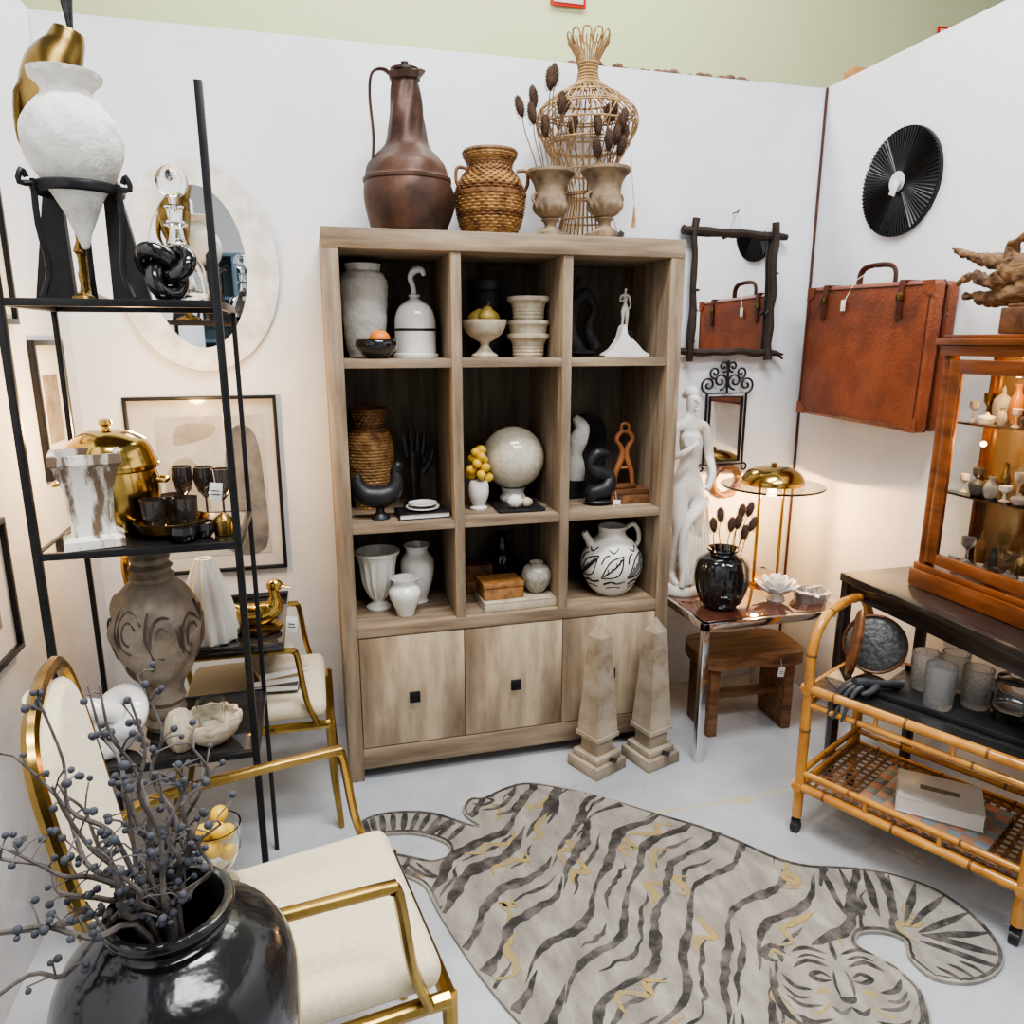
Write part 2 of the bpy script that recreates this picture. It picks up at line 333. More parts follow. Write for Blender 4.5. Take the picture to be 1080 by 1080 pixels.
# ---------------------------------------------------------------- row 1
Z1=1.463
solo(G().lathe([(0,0)]+sp2([(.055,0),(.066,.04),(.074,.12),(.079,.2),(.08,.245),(.066,.275),(.056,.285),(.062,.305)],6)+[(.056,.306),(.05,.28),(.06,.2),(0,.05)],44,fn=lambda a,z,k:.0012*sin(z*330)),'ribbed_vase','tall white ribbed stoneware vase in upper cubby','vase',WHITEM,(.948,-.17,Z1))
t=thing('black_bowl','low glossy black bowl holding one orange','bowl',(.972,-.33,Z1));obj(G().lathe([(0,0),(.035,0),(.037,.006)]+sp2([(.045,.012),(.066,.035),(.068,.052),(.062,.06)],4)+[(.056,.058),(.05,.03),(0,.02)],36),'body',BLKG,t)
t=thing('orange_fruit','bright orange fruit with leaf in black bowl','orange',(.982,-.33,Z1+.03));obj(G().ell((0,0,.03),(.034,.034,.03)),'fruit',ORANGE,t);obj(G().prism([(0,-.003),(.012,-.007),(.026,0),(.012,.007),(0,.003)],.060,.0615),'leaf',mat('leaf',(.03,.09,.02),None,20,.5),t)
t=thing('white_cloche','glossy white bell-shaped cloche jar with curled finial','jar',(1.112,-.22,Z1))
obj(G().lathe([(0,0),(.078,0),(.079,.012),(.07,.016)],40),'base',WHITEG,t)
obj(G().lathe([(.070,.016),(.071,.02)]+sp2([(.070,.03),(.070,.09),(.068,.13),(.055,.165),(.03,.185),(.014,.195)],5)+[(.02,.2),(.02,.206),(.01,.21),(0,.21)],40),'dome',WHITEG,t)
obj(G().tube([(0,0,.205),(-.004,0,.235),(-.012,0,.262),(.002,0,.283),(.026,0,.286),(.034,0,.268)],[.009,.009,.01,.013,.011,.006],10,n=4),'finial',WHITEG,t)
obj(G().lathe([(.071,.088),(.0725,.09),(.0725,.094),(.071,.096)],40),'band',BLKS,t,label='thin black band')
solo(G().lathe([(0,0),(.045,0),(.046,.008)]+sp2([(.03,.018),(.017,.035),(.017,.05),(.035,.06),(.062,.082),(.074,.11),(.076,.125)],4)+[(.071,.125),(.06,.09),(0,.07)],40),'pedestal_bowl','cream footed pedestal bowl filled with pears','bowl',CREAMC,(1.342,-.27,Z1))
for i,(dx,dy,dz,ax) in enumerate(((-.035,0,.115,.4),(.03,.01,.118,-.3),(0,-.03,.12,.1))):
    t=thing('pear','mottled yellow-brown pear in footed bowl','pear',(1.342+dx,-.27+dy,Z1+dz-.012),rot=(0,ax,0),group='pears in the pedestal bowl')
    obj(G().lathe([(0,0)]+sp2([(.012,.001),(.030,.015),(.030,.032),(.018,.05),(.011,.059),(.001,.062)],4),20),'fruit',PEAR,t);obj(G().tube([(0,0,.057),(.003,0,.072)],.0015,5),'stem',STEM,t)
solo(G().lathe([(0,0)]+sp2([(.04,0),(.055,.06),(.06,.14),(.055,.2),(.045,.23)],5)+[(.056,.235),(.056,.265),(.048,.27),(.04,.23),(0,.1)],40,fn=lambda a,z,k:.0015*sin(z*260)),'dark_vase','dark grey ribbed vase behind pedestal bowl','vase',DGREY,(1.392,-.1,Z1))
for k,(zz,lab) in enumerate(((0,'beige ribbed planter pot at bottom of stack'),(.0565,'beige ribbed planter pot in middle of stack'),(.125,'beige ribbed planter pot on top of stack'))):
    pf=[(0,0),(.052,0)]+[(.053+.0003*q+(.002 if q%2 else 0),.004+q*.0055) for q in range(10)]+[(.07,.062),(.074,.066),(.075,.078),(.068,.08),(.05,.02),(0,.015)] if k!=1 else [(0,0),(.06,0),(.064,.03),(.068,.05),(.074,.056),(.072,.067),(.064,.067),(.05,.02),(0,.015)]
    solo(G().lathe(pf,40),'planter_pot',lab,'pot',CREAMC,(1.503,-.25,Z1+zz),group='stacked beige pots')
g=G();g.tube([(0,0,0),(-.045,0,.07),(-.05,0,.16),(0,0,.22),(.04,0,.17),(.02,0,.1),(.05,0,.03)],[.03,.024,.022,.026,.018,.018,.028],12,n=6);g.tube([(-.045,0,.12),(-.02,0,.28)],[.02,.01],8,n=3);g.ell((0,0,.012),(.06,.04,.012))
solo(g,'black_sculpture','black abstract looped sculpture in upper cubby','sculpture',BLKT,(1.74,-.16,Z1))
V=[(-.08,.0),(.08,0),(.06,.02),(.03,.05),(.0,.075),(-.005,.105),(-.018,.1),(-.03,.06),(-.055,.025)]
g=G();P=[(v.x,v.y) for v in sp(V,4,True)];g.prism(P,-.022,.022,'y')
solo(g,'white_stone_sculpture','white swooping alabaster stone sculpture','sculpture',WHITE,(1.835,-.33,Z1+.003))
def figure(name,h,mt,parent=None,loc=(0,0,0),rz=0,sub=2):
    V=[(0,0,.52),(.010,0,.61),(.004,-.005,.665),(0,-.006,.725),(0,0,.80),(.0,-.002,.85),(.006,-.012,.905),(.006,-.006,.95)]
    Rd=[(.076,.056),(.049,.038),(.053,.041),(.065,.045),(.038,.028),(.021,.022),(.031,.037),(.029,.032)]
    E=[(i,i+1) for i in range(7)]
    def ch(fr,pts):
        p=fr
        for q,r in pts: V.append(q);Rd.append(r);E.append((p,len(V)-1));p=len(V)-1
    ch(4,[((-.090,.004,.788),.031),((-.108,.002,.72),.026),((-.120,-.010,.645),.023),((-.085,-.075,.67),.017),((-.04,-.100,.71),.013),((-.015,-.100,.725),.014)])
    ch(4,[((.090,.004,.788),.031),((.120,.008,.71),.026),((.138,.01,.635),.023),((.12,-.05,.56),.017),((.075,-.085,.505),.013),((.05,-.088,.49),.014)])
    ch(3,[((-.034,-.047,.728),.023)]);ch(3,[((.034,-.047,.728),.023)])
    ch(0,[((-.048,-.003,.47),(.058,.058)),((-.05,-.02,.375),(.047,.049)),((-.050,-.03,.285),.034),((-.050,-.005,.19),(.034,.037)),((-.052,.012,.06),.019),((-.056,-.02,.022),.019),((-.058,-.06,.014),.013)])
    ch(0,[((.054,0,.47),(.058,.058)),((.045,-.035,.375),(.047,.049)),((.035,-.055,.29),.034),((.045,-.02,.19),(.034,.037)),((.06,.015,.065),.019),((.066,-.015,.022),.019),((.072,-.05,.014),.013)])
    return skin(name,V,E,Rd,mt,parent,loc,rz,sub,0,h)
t=thing('nude_figurine','small white standing nude figurine on plinth','figurine',(1.868,-.24,Z1));obj(G().b2(-.028,.028,-.025,.025,0,.09,.003),'plinth',BLKS,t);figure('body',.16,MARBLE,t,(0,0,.088))
# ---------------------------------------------------------------- row 2
Z2=.928
t=thing('tall_wicker_vase','tall honey-brown wicker vase in middle cubby','vase',(.948,-.13,Z2))
obj(weave([(.058,0),(.073,.06),(.082,.15),(.084,.23),(.07,.28),(.055,.30),(.058,.33),(.068,.355)],34,20,.0038,alt=(26,27,28,33)),'body',[WICK,WICKD],t);obj(G().lathe([(0,0),(.058,0)],20),'base',WICKD,t);obj(G().lathe([(.066,.352),(.07,.358),(.064,.362),(.05,.3),(0,.2)],32),'rim',WICKD,t)
def handg(s=1,spread=.16,bent=0):
    g=G()
    g.tube([(0,0,0),(0,0,.02),(0,0,.07),(0,-.002,.11),(0,0,.15),(0,0,.185)],[.036,.027,.024,.03,.038,.034],14,n=4,flat=.55)
    for i,(x,L,a) in enumerate(((-.027,.075,-spread),(-.009,.095,-spread*.3),(.009,.088,spread*.35),(.026,.07,spread))):
        p0=Vector((x,0,.165));d=Vector((sin(a),0,cos(a)));pts=[p0+d*L*k for k in(0,.35,.7,1)]
        pts=[p+Vector((0,-bent*k*k*.01,0)) for k,p in enumerate(pts)];g.tube(pts,[.0105,.0095,.0082,.005],10,n=3)
    g.tube([(.022,0,.105),(.045,-.006,.135),(.056,-.01,.16),(.06,-.012,.182)],[.014,.0125,.0095,.006],10,n=3)
    g.xf(Matrix.Scale(s,4));return g
t=thing('hand_sculpture','black upright hand sculpture with spread fingers','sculpture',(1.105,-.16,Z2),.3);obj(handg(1.12),'hand',BLKS,t)
obj(G().lathe([(0,0),(.045,0),(.045,.012),(.03,.02),(0,.02)],28),'base',BLKS,t)
t=thing('black_bird_vessel','matte black footed bird-shaped vessel','vessel',(.962,-.32,Z2))
obj(G().lathe([(0,0),(.032,0),(.03,.008),(.014,.022),(.012,.06),(.03,.075)],28),'foot',BLKS,t)
obj(G().tube([(-.072,0,.155),(-.07,0,.12),(-.045,0,.085),(0,0,.075),(.04,0,.09),(.058,0,.125),(.054,0,.16),(.066,0,.178),(.078,0,.17)],[.012,.024,.036,.04,.034,.024,.016,.017,.007],14,n=5),'body',BLKS,t)
t=thing('black_book','black hardcover book under stacked white dishes','book',(1.105,-.31,Z2),.05);obj(G().b2(-.088,.088,-.06,.06,0,.003,.001).b2(-.088,.088,-.06,.06,.017,.02,.001).b2(-.088,-.084,-.06,.06,0,.02,.001),'cover',BLKS,t);obj(G().b2(-.084,.085,-.057,.057,.003,.017,0),'pages',PAPERW,t)
for k,(r,z) in enumerate(((.058,.021),(.05,.034))):
    solo(G().lathe([(0,0),(r*.6,0),(r,.008),(r,.012),(r*.93,.012),(r*.55,.005),(0,.005)],36),'small_dish','white glazed dish stacked on black book','dish',WHITEG,(1.108,-.31,Z2+z),group='stacked white dishes')
t=thing('lemon_topiary','white ceramic vase topped with heap of ceramic lemons','decoration',(1.316,-.27,Z2))
obj(G().lathe([(0,0),(.03,0),(.032,.008)]+sp2([(.022,.016),(.035,.05),(.036,.085),(.03,.105)],4)+[(0,.11)],30),'vase',WHITE,t)
for i in range(14):
    zz=i/13;a=i*2.4;r=.034*(1-zz*.75);obj(G().ell((r*cos(a),r*sin(a),.115+zz*.1),(.021,.017,.017),12,8,rot=Matrix.Rotation(a,3,'Z')),'lemon',LEMON,t)
t=thing('ceramic_ball','large glossy ivory ceramic sphere on white ring base','ball',(1.462,-.2,Z2+.012))
obj(G().lathe(sp2([(.048,0),(.05,.012),(.04,.03),(.048,.05)],4)+[(.04,.05),(.03,.02),(0,.01)],36),'base',WHITE,t)
obj(G().ell((0,0,.16),.115,40,24),'ball',IVORY,t)
solo(G().b2(-.085,.085,-.11,.1,0,.01,.003),'black_tray','flat black tray under ivory ceramic sphere','tray',BLKS,(1.455,-.25,Z2))
t=thing('white_shell','white and amber shell ornament on black tray','shell',(1.435,-.33,Z2+.012));obj(G().ell((0,0,.024),(.028,.018,.024),18,10,fn=lambda v:.06*sin(8*math.atan2(v.z,v.x))),'shell',WHITE,t)
t=thing('white_shell','small cream shell ornament on black tray','shell',(1.477,-.335,Z2+.012));obj(G().ell((0,0,.019),(.02,.016,.018),14,8,fn=lambda v:.05*sin(9*v.x)),'shell',CREAMC,t)
t=thing('white_torso','white plaster torso fragment sculpture','sculpture',(1.722,-.16,Z2+.0))
obj(G().b2(-.03,.03,-.025,.025,0,.07,.003),'plinth',BLKS,t);obj(G().tube([(0,0,.07),(.0,0,.12),(-.004,0,.17),(.008,0,.22),(.02,0,.27),(-.01,0,.31)],[.034,.036,.026,.036,.03,.012],14,n=4),'torso',WHITEM,t)
P=[(-.085,0),(.085,0),(.085,.24)]+[(.085*cos(a*pi/8),.24+.07*sin(a*pi/8)) for a in range(1,8)]+[(-.085,.24)]
solo(G().prism(P,-.008,.008,'y'),'arched_panel','black arched plaque standing against shelf back','plaque',BLKT,(1.80,-.05,Z2))
g=G();g.tube([(-.02,0,.03),(-.03,0,.04),(.02,-.01,.06),(.035,0,.10),(-.01,.0,.12),(-.04,0,.15),(-.01,0,.19),(.03,0,.185)],[.03,.03,.032,.026,.028,.02,.02,.012],12,n=5);g.ell((0,0,.012),(.055,.04,.012))
solo(g,'black_figure_sculpture','small black contorted figure sculpture','sculpture',BLKS,(1.765,-.3,Z2))
t=thing('wooden_box','reddish wooden block box with lid','box',(1.878,-.27,Z2));obj(G().b2(-.075,.075,-.055,.055,0,.035,.002),'body',WICKD,t);obj(G().b2(-.077,.077,-.057,.057,.036,.05,.002),'lid',WALN,t)
tag(t,(-.06,-.06,.05))
t=thing('wooden_sculpture','open carved reddish wood sculpture with ring top','sculpture',(1.872,-.27,Z2+.052));CRW=mat('carved_red_wood',(.36,.13,.045),(.2,.075,.03),14,.45)
g=G()
for s in(-1,1): g.tube([(s*.036,0,.012),(s*.030,0,.06),(s*.010,0,.115),(s*.012,0,.15),(s*.032,0,.18),(s*.020,0,.205),(s*.006,0,.212)],[.008,.011,.012,.010,.009,.009,.007],10,n=5)
g.tube([(.016*cos(2*pi*k/20),0,.226+.016*sin(2*pi*k/20)) for k in range(20)],.006,8,closed=True);g.tube([(-.022,0,.075),(.022,0,.075)],.006,8)
obj(g,'body',CRW,t);obj(G().b2(-.045,.045,-.025,.025,0,.014,.002),'base',WALN,t)
# ---------------------------------------------------------------- row 3
Z3=.578
solo(G().lathe([(0,0),(.044,0),(.046,.008)]+sp2([(.03,.02),(.022,.03),(.035,.05),(.055,.10),(.062,.16),(.072,.20)],4)+[(.08,.205),(.08,.215),(.07,.216),(.055,.15),(0,.06)],60,fn=lambda a,z,k:.0025*sin(15*a) if .04<z<.19 else 0),'footed_vase','white fluted footed vase with wide rim','vase',WHITE,(.95,-.24,Z3))
solo(G().lathe([(0,0)]+sp2([(.038,0),(.034,.012),(.05,.06),(.062,.12),(.06,.16),(.042,.185),(.04,.2),(.05,.215)],4)+[(.044,.216),(.036,.19),(0,.1)],40),'white_vase','white glazed baluster vase','vase',WHITEG,(1.097,-.2,Z3))
solo(G().lathe([(0,0)]+sp2([(.03,0),(.036,.02),(.054,.065),(.055,.09),(.04,.115),(.05,.135)],4)+[(.045,.135),(.036,.115),(0,.05)],40),'small_white_vase','small rounded white vase in front of taller ones','vase',WHITEG,(1.035,-.33,Z3))
t=thing('pale_book','pale linen-covered coffee table book lying flat','book',(1.447,-.3,Z3),.02);obj(G().b2(-.14,.14,-.09,.09,0,.003,.001).b2(-.14,.14,-.09,.09,.027,.03,.001).b2(-.14,.14,-.09,-.086,0,.03,.001),'cover',CREAMC,t);obj(G().b2(-.136,.136,-.086,.087,.003,.027,0),'pages',PAPERW,t)
t=thing('burl_box','honey burl wood trinket box with lid','box',(1.385,-.3,Z3+.031),.05);BURL=mat('burl',(.42,.20,.06),(.20,.09,.03),35,.3,coat=.4);obj(G().b2(-.075,.075,-.055,.055,0,.042,.002),'body',BURL,t);obj(G().b2(-.077,.077,-.057,.057,.043,.062,.003),'lid',BURL,t)
t=thing('woven_box','small rust woven box behind burl box','box',(1.335,-.14,Z3));obj(G().b2(-.05,.05,-.04,.04,0,.05,.003),'body',WICKD,t);obj(G().b2(-.052,.052,-.042,.042,.051,.11,.004),'lid',WICKD,t)
solo(G().lathe([(0,0)]+sp2([(.025,0),(.045,.025),(.056,.06),(.045,.095),(.022,.105),(.026,.115)],4)+[(.02,.115),(.018,.1),(0,.05)],36),'round_vase','round speckled grey bud vase','vase',mat('speckle',(.45,.42,.36),(.26,.23,.18),60,.35),(1.525,-.3,Z3+.031))
solo(G().lathe([(0,0)]+sp2([(.03,0),(.05,.05),(.052,.11),(.03,.16),(.02,.2),(.03,.215)],4)+[(0,.21)],32),'black_vase','black glazed vase in shadow of cubby','vase',BLKG,(1.44,-.11,Z3))
t=thing('patterned_pitcher','round cream pitcher with bold black leaf drawings','pitcher',(1.825,-.29,Z3))
PRO=[(.055,0),(.085,.03),(.112,.09),(.114,.14),(.09,.19),(.058,.222),(.05,.24)]
PR=[(0,0)]+sp2(PRO+[(.055,.262)],5)+[(.048,.262),(.044,.24),(.08,.15),(0,.03)]
def wrapper(g,PRO,eps=.0004):
    PQ=sp2(PRO,12)
    def rad(z): return min(PQ,key=lambda q:abs(q[1]-z))[0]
    def wrap(pts,w,m=1,n=5):
        P=sp([(a,z,0) for a,z in pts],n);g.tube([((rad(q.y)+eps)*cos(q.x),(rad(q.y)+eps)*sin(q.x),q.y) for q in P],w,5,m)
    return wrap
g=G().lathe(PR,48);wrap=wrapper(g,PRO)
for i,c in enumerate((-2.75,-1.85,-.95,-.05)):
    wrap([(c-.42,.085),(c-.12,.150),(c+.34,.168)],.0028);wrap([(c-.42,.085),(c+.14,.098),(c+.34,.168)],.0028);wrap([(c-.34,.093),(c+.0,.125),(c+.28,.158)],[.002,.008,.002][1] if i%2==0 else .003)
    for q in range(4): wrap([(c-.22+q*.13,.103+q*.012),(c-.18+q*.13,.125+q*.011)],.002)
    wrap([(c-.36,.060),(c-.1,.072),(c+.1,.066),(c+.38,.074)],.0042);wrap([(c-.30,.044),(c,.05),(c+.26,.046)],.002)
    wrap([(c-.42,.14),(c-.32,.165),(c-.16,.172)],.003)
    wrap([(c-.20,.19),(c,.18),(c+.20,.195)],.0028)
obj(g,'body',[CERW,BLKS],t)
obj(G().tube([(.05,0,.245),(.085,0,.262),(.108,0,.235),(.110,0,.195),(.095,0,.172)],[.008,.009,.009,.009,.008],10,n=4),'handle',CERW,t)
obj(G().tube([(-.075,0,.185),(-.095,0,.215),(-.112,-.0,.245)],[.022,.015,.012],12,n=3),'spout',CERW,t)
# ---------------------------------------------------------------- obelisks
def obelisk(x,y,rz,lab,s=1):
    t=thing('obelisk',lab,'obelisk',(x,y,0),rz,group='stone obelisks before the bookcase');t.scale=(s,s,s)
    obj(G().box((0,0,.022),(.155,.155,.044),.003).box((0,0,.057),(.125,.125,.026),.003),'plinth',OBEL,t)
    obj(G().box((0,0,.1),(.084,.084,.06),.003),'pedestal',OBEL,t)
    def fr(z0,w0,z1,w1):
        return [(a*w0,b*w0,z0) for a,b in((-1,-1),(1,-1),(1,1),(-1,1))]+[(a*w1,b*w1,z1) for a,b in((-1,-1),(1,-1),(1,1),(-1,1))],[(0,3,2,1),(4,5,6,7),(0,1,5,4),(1,2,6,5),(2,3,7,6),(3,0,4,7)]
    g=G();g.add(*fr(.13,.056,.146,.056));g.add(*fr(.146,.052,.52,.029));g.add(*fr(.52,.029,.57,.0015));obj(g,'shaft',OBEL,t,ang=20)
    return t
a=obelisk(1.690,-.535,.42,'tall mottled sandstone obelisk on stepped plinth',.98);b=obelisk(1.90,-.54,.30,'matching sandstone obelisk with black tag at its foot',.98)
for q in(a,b): obj(G().box((-.0,-.083,.062),(.045,.002,.018),.001,0,Matrix.Rotation(.5,3,'Y')),'hang_tag',BLKS,q,label='small black hang tag')
# ---------------------------------------------------------------- rug
TOP=[(.826,-.672),(.85,-.642),(.90,-.630),(.985,-.638),(1.075,-.675),(1.159,-.748),(1.20,-.775),(1.165,-.715),(1.166,-.665),(1.20,-.625),(1.245,-.632),(1.32,-.598),(1.42,-.590),(1.568,-.677),(1.68,-.77),(1.774,-.86),(1.88,-.955),(1.955,-1.045),(2.03,-1.15),(2.10,-1.20),(2.20,-1.235),(2.30,-1.285),(2.375,-1.36),(2.405,-1.445),(2.405,-1.53),(2.375,-1.605),(2.31,-1.65),(2.22,-1.66),(2.142,-1.625),(2.13,-1.56),(2.16,-1.51),(2.13,-1.475),(2.07,-1.46),(2.035,-1.485),(2.045,-1.52),(2.075,-1.57),(2.085,-1.64),(2.05,-1.71),(1.98,-1.78),(1.87,-1.82),(1.77,-1.80),(1.70,-1.73),(1.58,-1.71),(1.42,-1.69),(1.28,-1.63),(1.17,-1.54),(1.10,-1.40),(1.05,-1.25),(1.01,-1.10),(.99,-1.0),(.95,-.95),(.89,-.905),(.862,-.865),(.875,-.83),(.92,-.835),(.975,-.865),(1.03,-.895),(1.075,-.885),(1.085,-.84),(1.04,-.79),(.985,-.757),(.92,-.742),(.86,-.74),(.832,-.71)]
OUT=[(v.x,v.y) for v in sp(TOP,4,True)]
def inside(x,y):
    c=False;n=len(OUT)
    for i in range(n):
        x1,y1=OUT[i];x2,y2=OUT[i-1]
        if (y1>y)!=(y2>y) and x<(x2-x1)*(y-y1)/(y2-y1)+x1:c=not c
    return c
g=G();g.prism(OUT,.0,.009,'z',0)
zt=[.0098]
rs=random.Random(5)
def strip(pts,w,m=1,n=4,rag=.1,pw=.8,skew=.5):
    P=sp([(a,b,0) for a,b in pts],n);k=len(P);zt[0]+=.000008;run=[];ph=rs.uniform(0,6)
    def flush():
        nonlocal run
        if len(run)>2:
            q=len(run);vs=[];fs=[]
            for i,(p,wa,wb,nn) in enumerate(run): vs+= [(p.x+nn.x*wa,p.y+nn.y*wa,zt[0]),(p.x-nn.x*wb,p.y-nn.y*wb,zt[0])]
            for i in range(q-1): fs.append((2*i,2*i+1,2*i+3,2*i+2))
            g.add(vs,fs,m)
        run=[]
    for i,p in enumerate(P):
        d=P[min(i+1,k-1)]-P[max(i-1,0)];nn=Vector((-d.y,d.x,0)).normalized();s=i/(k-1)
        s=s**(math.log(.5)/math.log(skew))
        e=w*(sin(pi*s)**pw) if 0<s<1 else .0005
        wa=e*(1+rag*sin(i*.45+ph)+rag*.6*sin(i*1.1+ph));wb=e*(1+rag*sin(i*.5+ph*2)+rag*.6*sin(i*1.3))
        wa=max(wa,.0004);wb=max(wb,.0004)
        if not(inside(p.x+nn.x*wa,p.y+nn.y*wa) and inside(p.x-nn.x*wb,p.y-nn.y*wb)): flush();continue
        run.append((p,wa,wb,nn))
    flush()
A=Vector((1.17,-.80,0));Bv=Vector((1.95,-1.62,0));ax=(Bv-A).normalized();pe=Vector((-ax.y,ax.x,0))
def wob(s,t,ph): return A+ax*(s*1.13)+pe*t+ax*(.030*sin(t*11+ph)+.012*sin(t*24+ph*2)+.06*abs(t))
for i in range(13):
    s=-.07+i*.088+rs.uniform(-.012,.012);ph=i*.45+rs.uniform(-.4,.4);w=.0150+rs.uniform(-.004,.004)
    cuts=[-.64];
    while cuts[-1]<.5: cuts.append(cuts[-1]+rs.uniform(.24,.46))
    for a0,b0 in zip(cuts,cuts[1:]):
        o=rs.uniform(-.02,.02);sk=rs.choice((.38,.5,.62));dr=rs.uniform(-.02,.02)
        pts=[wob(s+o+dr*k/9,a0-.03+(b0-a0+.05)*k/9,ph) for k in range(10)];strip([(p.x,p.y) for p in pts],w*rs.uniform(.8,1.15),1,5,.24,.75,sk)
    for q in range(3):
        t0=rs.uniform(-.55,.3);t1=t0+rs.uniform(.10,.22);pts=[wob(s+.044+rs.uniform(-.006,.006),t0+(t1-t0)*k/6,ph+.2) for k in range(7)];strip([(p.x,p.y) for p in pts],.0062,1,4,.25,.9)
    for q in range(2):
        t0=rs.uniform(-.45,.3);t1=t0+rs.uniform(.08,.18);pts=[wob(s+rs.choice((.026,.06)),t0+(t1-t0)*k/5,ph) for k in range(6)];strip([(p.x,p.y) for p in pts],.0095,2,4,.3)
T=sp([(a,b,0) for a,b in [(.84,-.69),(.90,-.685),(.985,-.695),(1.06,-.735),(1.13,-.80)]],5)
for i in range(1,len(T)-1,2):
    d=(T[i+1]-T[i-1]).normalized();n=Vector((-d.y,d.x,0));strip([(T[i].x+n.x*q,T[i].y+n.y*q) for q in(-.055,-.02,.02,.055)],.010,1,3)
def border(i0,i1,inset,w,m=1):
    P=TOP[i0:i1];cx=[];k=len(P)
    for i,p in enumerate(P):
        a=Vector((*P[max(i-1,0)],0));b=Vector((*P[min(i+1,k-1)],0));d=(b-a).normalized();n=Vector((d.y,-d.x,0));cx.append((p[0]+n.x*inset,p[1]+n.y*inset))
    strip(cx,w,m,4,.15)
for a,b in((0,7),(7,14),(14,22),(20,29),(28,36),(35,44),(48,58),(56,64)): border(a,b,.009,.005)
arm=sp([(2.08,-1.30,0),(2.2,-1.34,0),(2.29,-1.42,0),(2.31,-1.53,0),(2.26,-1.60,0)],5)
for i in range(1,len(arm)-1,2):
    d=(arm[i+1]-arm[i-1]).normalized();n=Vector((-d.y,d.x,0));strip([(arm[i].x+n.x*q,arm[i].y+n.y*q) for q in(-.10,-.04,.02,.09)],.010,1,3,.25)
for dx in(0,.035,.07): strip([(2.17+dx,-1.60),(2.19+dx,-1.625),(2.2+dx,-1.65)],.005,1,3)
strip([(1.20,-.66),(1.235,-.675),(1.27,-.66),(1.25,-.64)],.006,1,4);strip([(1.22,-.70),(1.28,-.70),(1.33,-.66),(1.36,-.62)],.008,1,4);strip([(1.26,-.74),(1.34,-.72),(1.40,-.66)],.009,1,4)
for q in range(4): strip([(.89+q*.03,-.86-q*.012),(.91+q*.035,-.90-q*.02),(.94+q*.04,-.935-q*.02)],.006,1,3)
hx,hy=1.90,-1.62
def hp(a,b): return (hx+a*.75+b*.35,hy+b*.8-a*.25)
HD=[hp(.2*cos(k*2*pi/28)*(1+.05*cos(3*k)),.03+.15*sin(k*2*pi/28)) for k in range(28)]
zt[0]=.0112;g.add([(x,y,zt[0]) for x,y in HD],[tuple(range(28))],0)
def hs(pts,w,m=1): strip([hp(a,b) for a,b in pts],w,m,4,.2)
for s in(-1,1):
    hs([(s*.03,.06),(s*.06,.08),(s*.09,.065),(s*.06,.05),(s*.03,.055)],.007);hs([(s*.03,.10),(s*.09,.12),(s*.14,.09)],.007);hs([(s*.02,.145),(s*.08,.165),(s*.13,.15)],.006);hs([(s*.03,.125),(s*.08,.14),(s*.12,.125)],.0045)
    hs([(s*.10,.02),(s*.15,.03),(s*.18,.07)],.007);hs([(s*.08,-.03),(s*.14,-.03),(s*.18,.0)],.006);hs([(s*.06,-.07),(s*.12,-.08),(s*.16,-.06)],.006);hs([(0,-.03),(s*.03,-.05),(s*.055,-.03)],.006)
    hs([(s*.15,.14),(s*.19,.17),(s*.22,.13),(s*.18,.11)],.008);hs([(s*.16,.13),(s*.185,.15),(s*.2,.13)],.006,2);hs([(s*.02,.0),(s*.025,.04),(s*.018,.09)],.004);hs([(s*.05,.02),(s*.09,.01)],.01,2);hs([(s*.11,-.005),(s*.15,-.005),(s*.185,.03)],.005);hs([(s*.05,-.015),(s*.09,-.05),(s*.13,-.055)],.004,2)
    hs([(s*.21,.09),(s*.215,.02),(s*.19,-.06),(s*.12,-.115)],.007)
hs([(-.025,0),(0,-.012),(.025,0)],.011);hs([(-.06,-.09),(0,-.11),(.06,-.09)],.007);hs([(0,.12),(0,.16),(.0,.19)],.007)
solo(g,'tiger_rug','tiger-shaped wool rug, taupe with charcoal stripes','rug',[RUG_G,RUG_K,RUG_O],(0,0,.001))
# ---------------------------------------------------------------- back wall hangings
def ring(rx,rz,y0,y1,irx,irz,n=64):
    vs=[];fs=[]
    for k in range(n):
        a=2*pi*k/n
        for (p,q,y) in((rx,rz,y0),(rx*.985,rz*.985,y1),(irx,irz,y1),(irx,irz,y0)): vs.append((p*cos(a),y,q*sin(a)))
    for k in range(n):
        j=(k+1)%n
        for c in range(4): fs.append((k*4+c,j*4+c,j*4+(c+1)%4,k*4+(c+1)%4))
    return vs,fs
t=thing('oval_mirror','oval wall mirror in wide pale capiz shell frame','mirror',(.415,-.004,1.757))
obj(G().add(*ring(.262,.345,0,-.018,.155,.262)),'frame',CAPIZ,t)
obj(G().prism([(.157*cos(2*pi*k/64),.264*sin(2*pi*k/64)) for k in range(64)],-.010,-.004,'y'),'mirror_glass',MIRR,t)
t=thing('framed_artwork','thin black framed abstract print in pale and dark grey','picture',(.383,-.003,.69))
for a in((-.25,.25,0,.012),(-.25,.25,.628,.64)): obj(G().b2(a[0],a[1],-.022,0,a[2],a[3],.001),'frame_bar',BLKM,t)
for a in((-.25,-.238),(.238,.25)): obj(G().b2(a[0],a[1],-.022,0,.012,.628,.001),'frame_bar',BLKM,t)
obj(G().b2(-.238,.238,-.006,-.002,.012,.628,0),'mat_board',TAN,t)
g=G();g.b2(-.16,.20,-.0075,-.006,.06,.57,0,0)
g.prism([(v.x,v.y) for v in sp([(-.12,.1),(-.02,.12),(0,.28),(-.05,.42),(-.13,.38),(-.15,.2)],4,True)],-.0085,-.0075,'y',2);g.prism([(v.x,v.y) for v in sp([(.05,.08),(.18,.08),(.19,.3),(.17,.5),(.10,.53),(.06,.40),(.09,.25)],4,True)],-.0085,-.0075,'y',1)
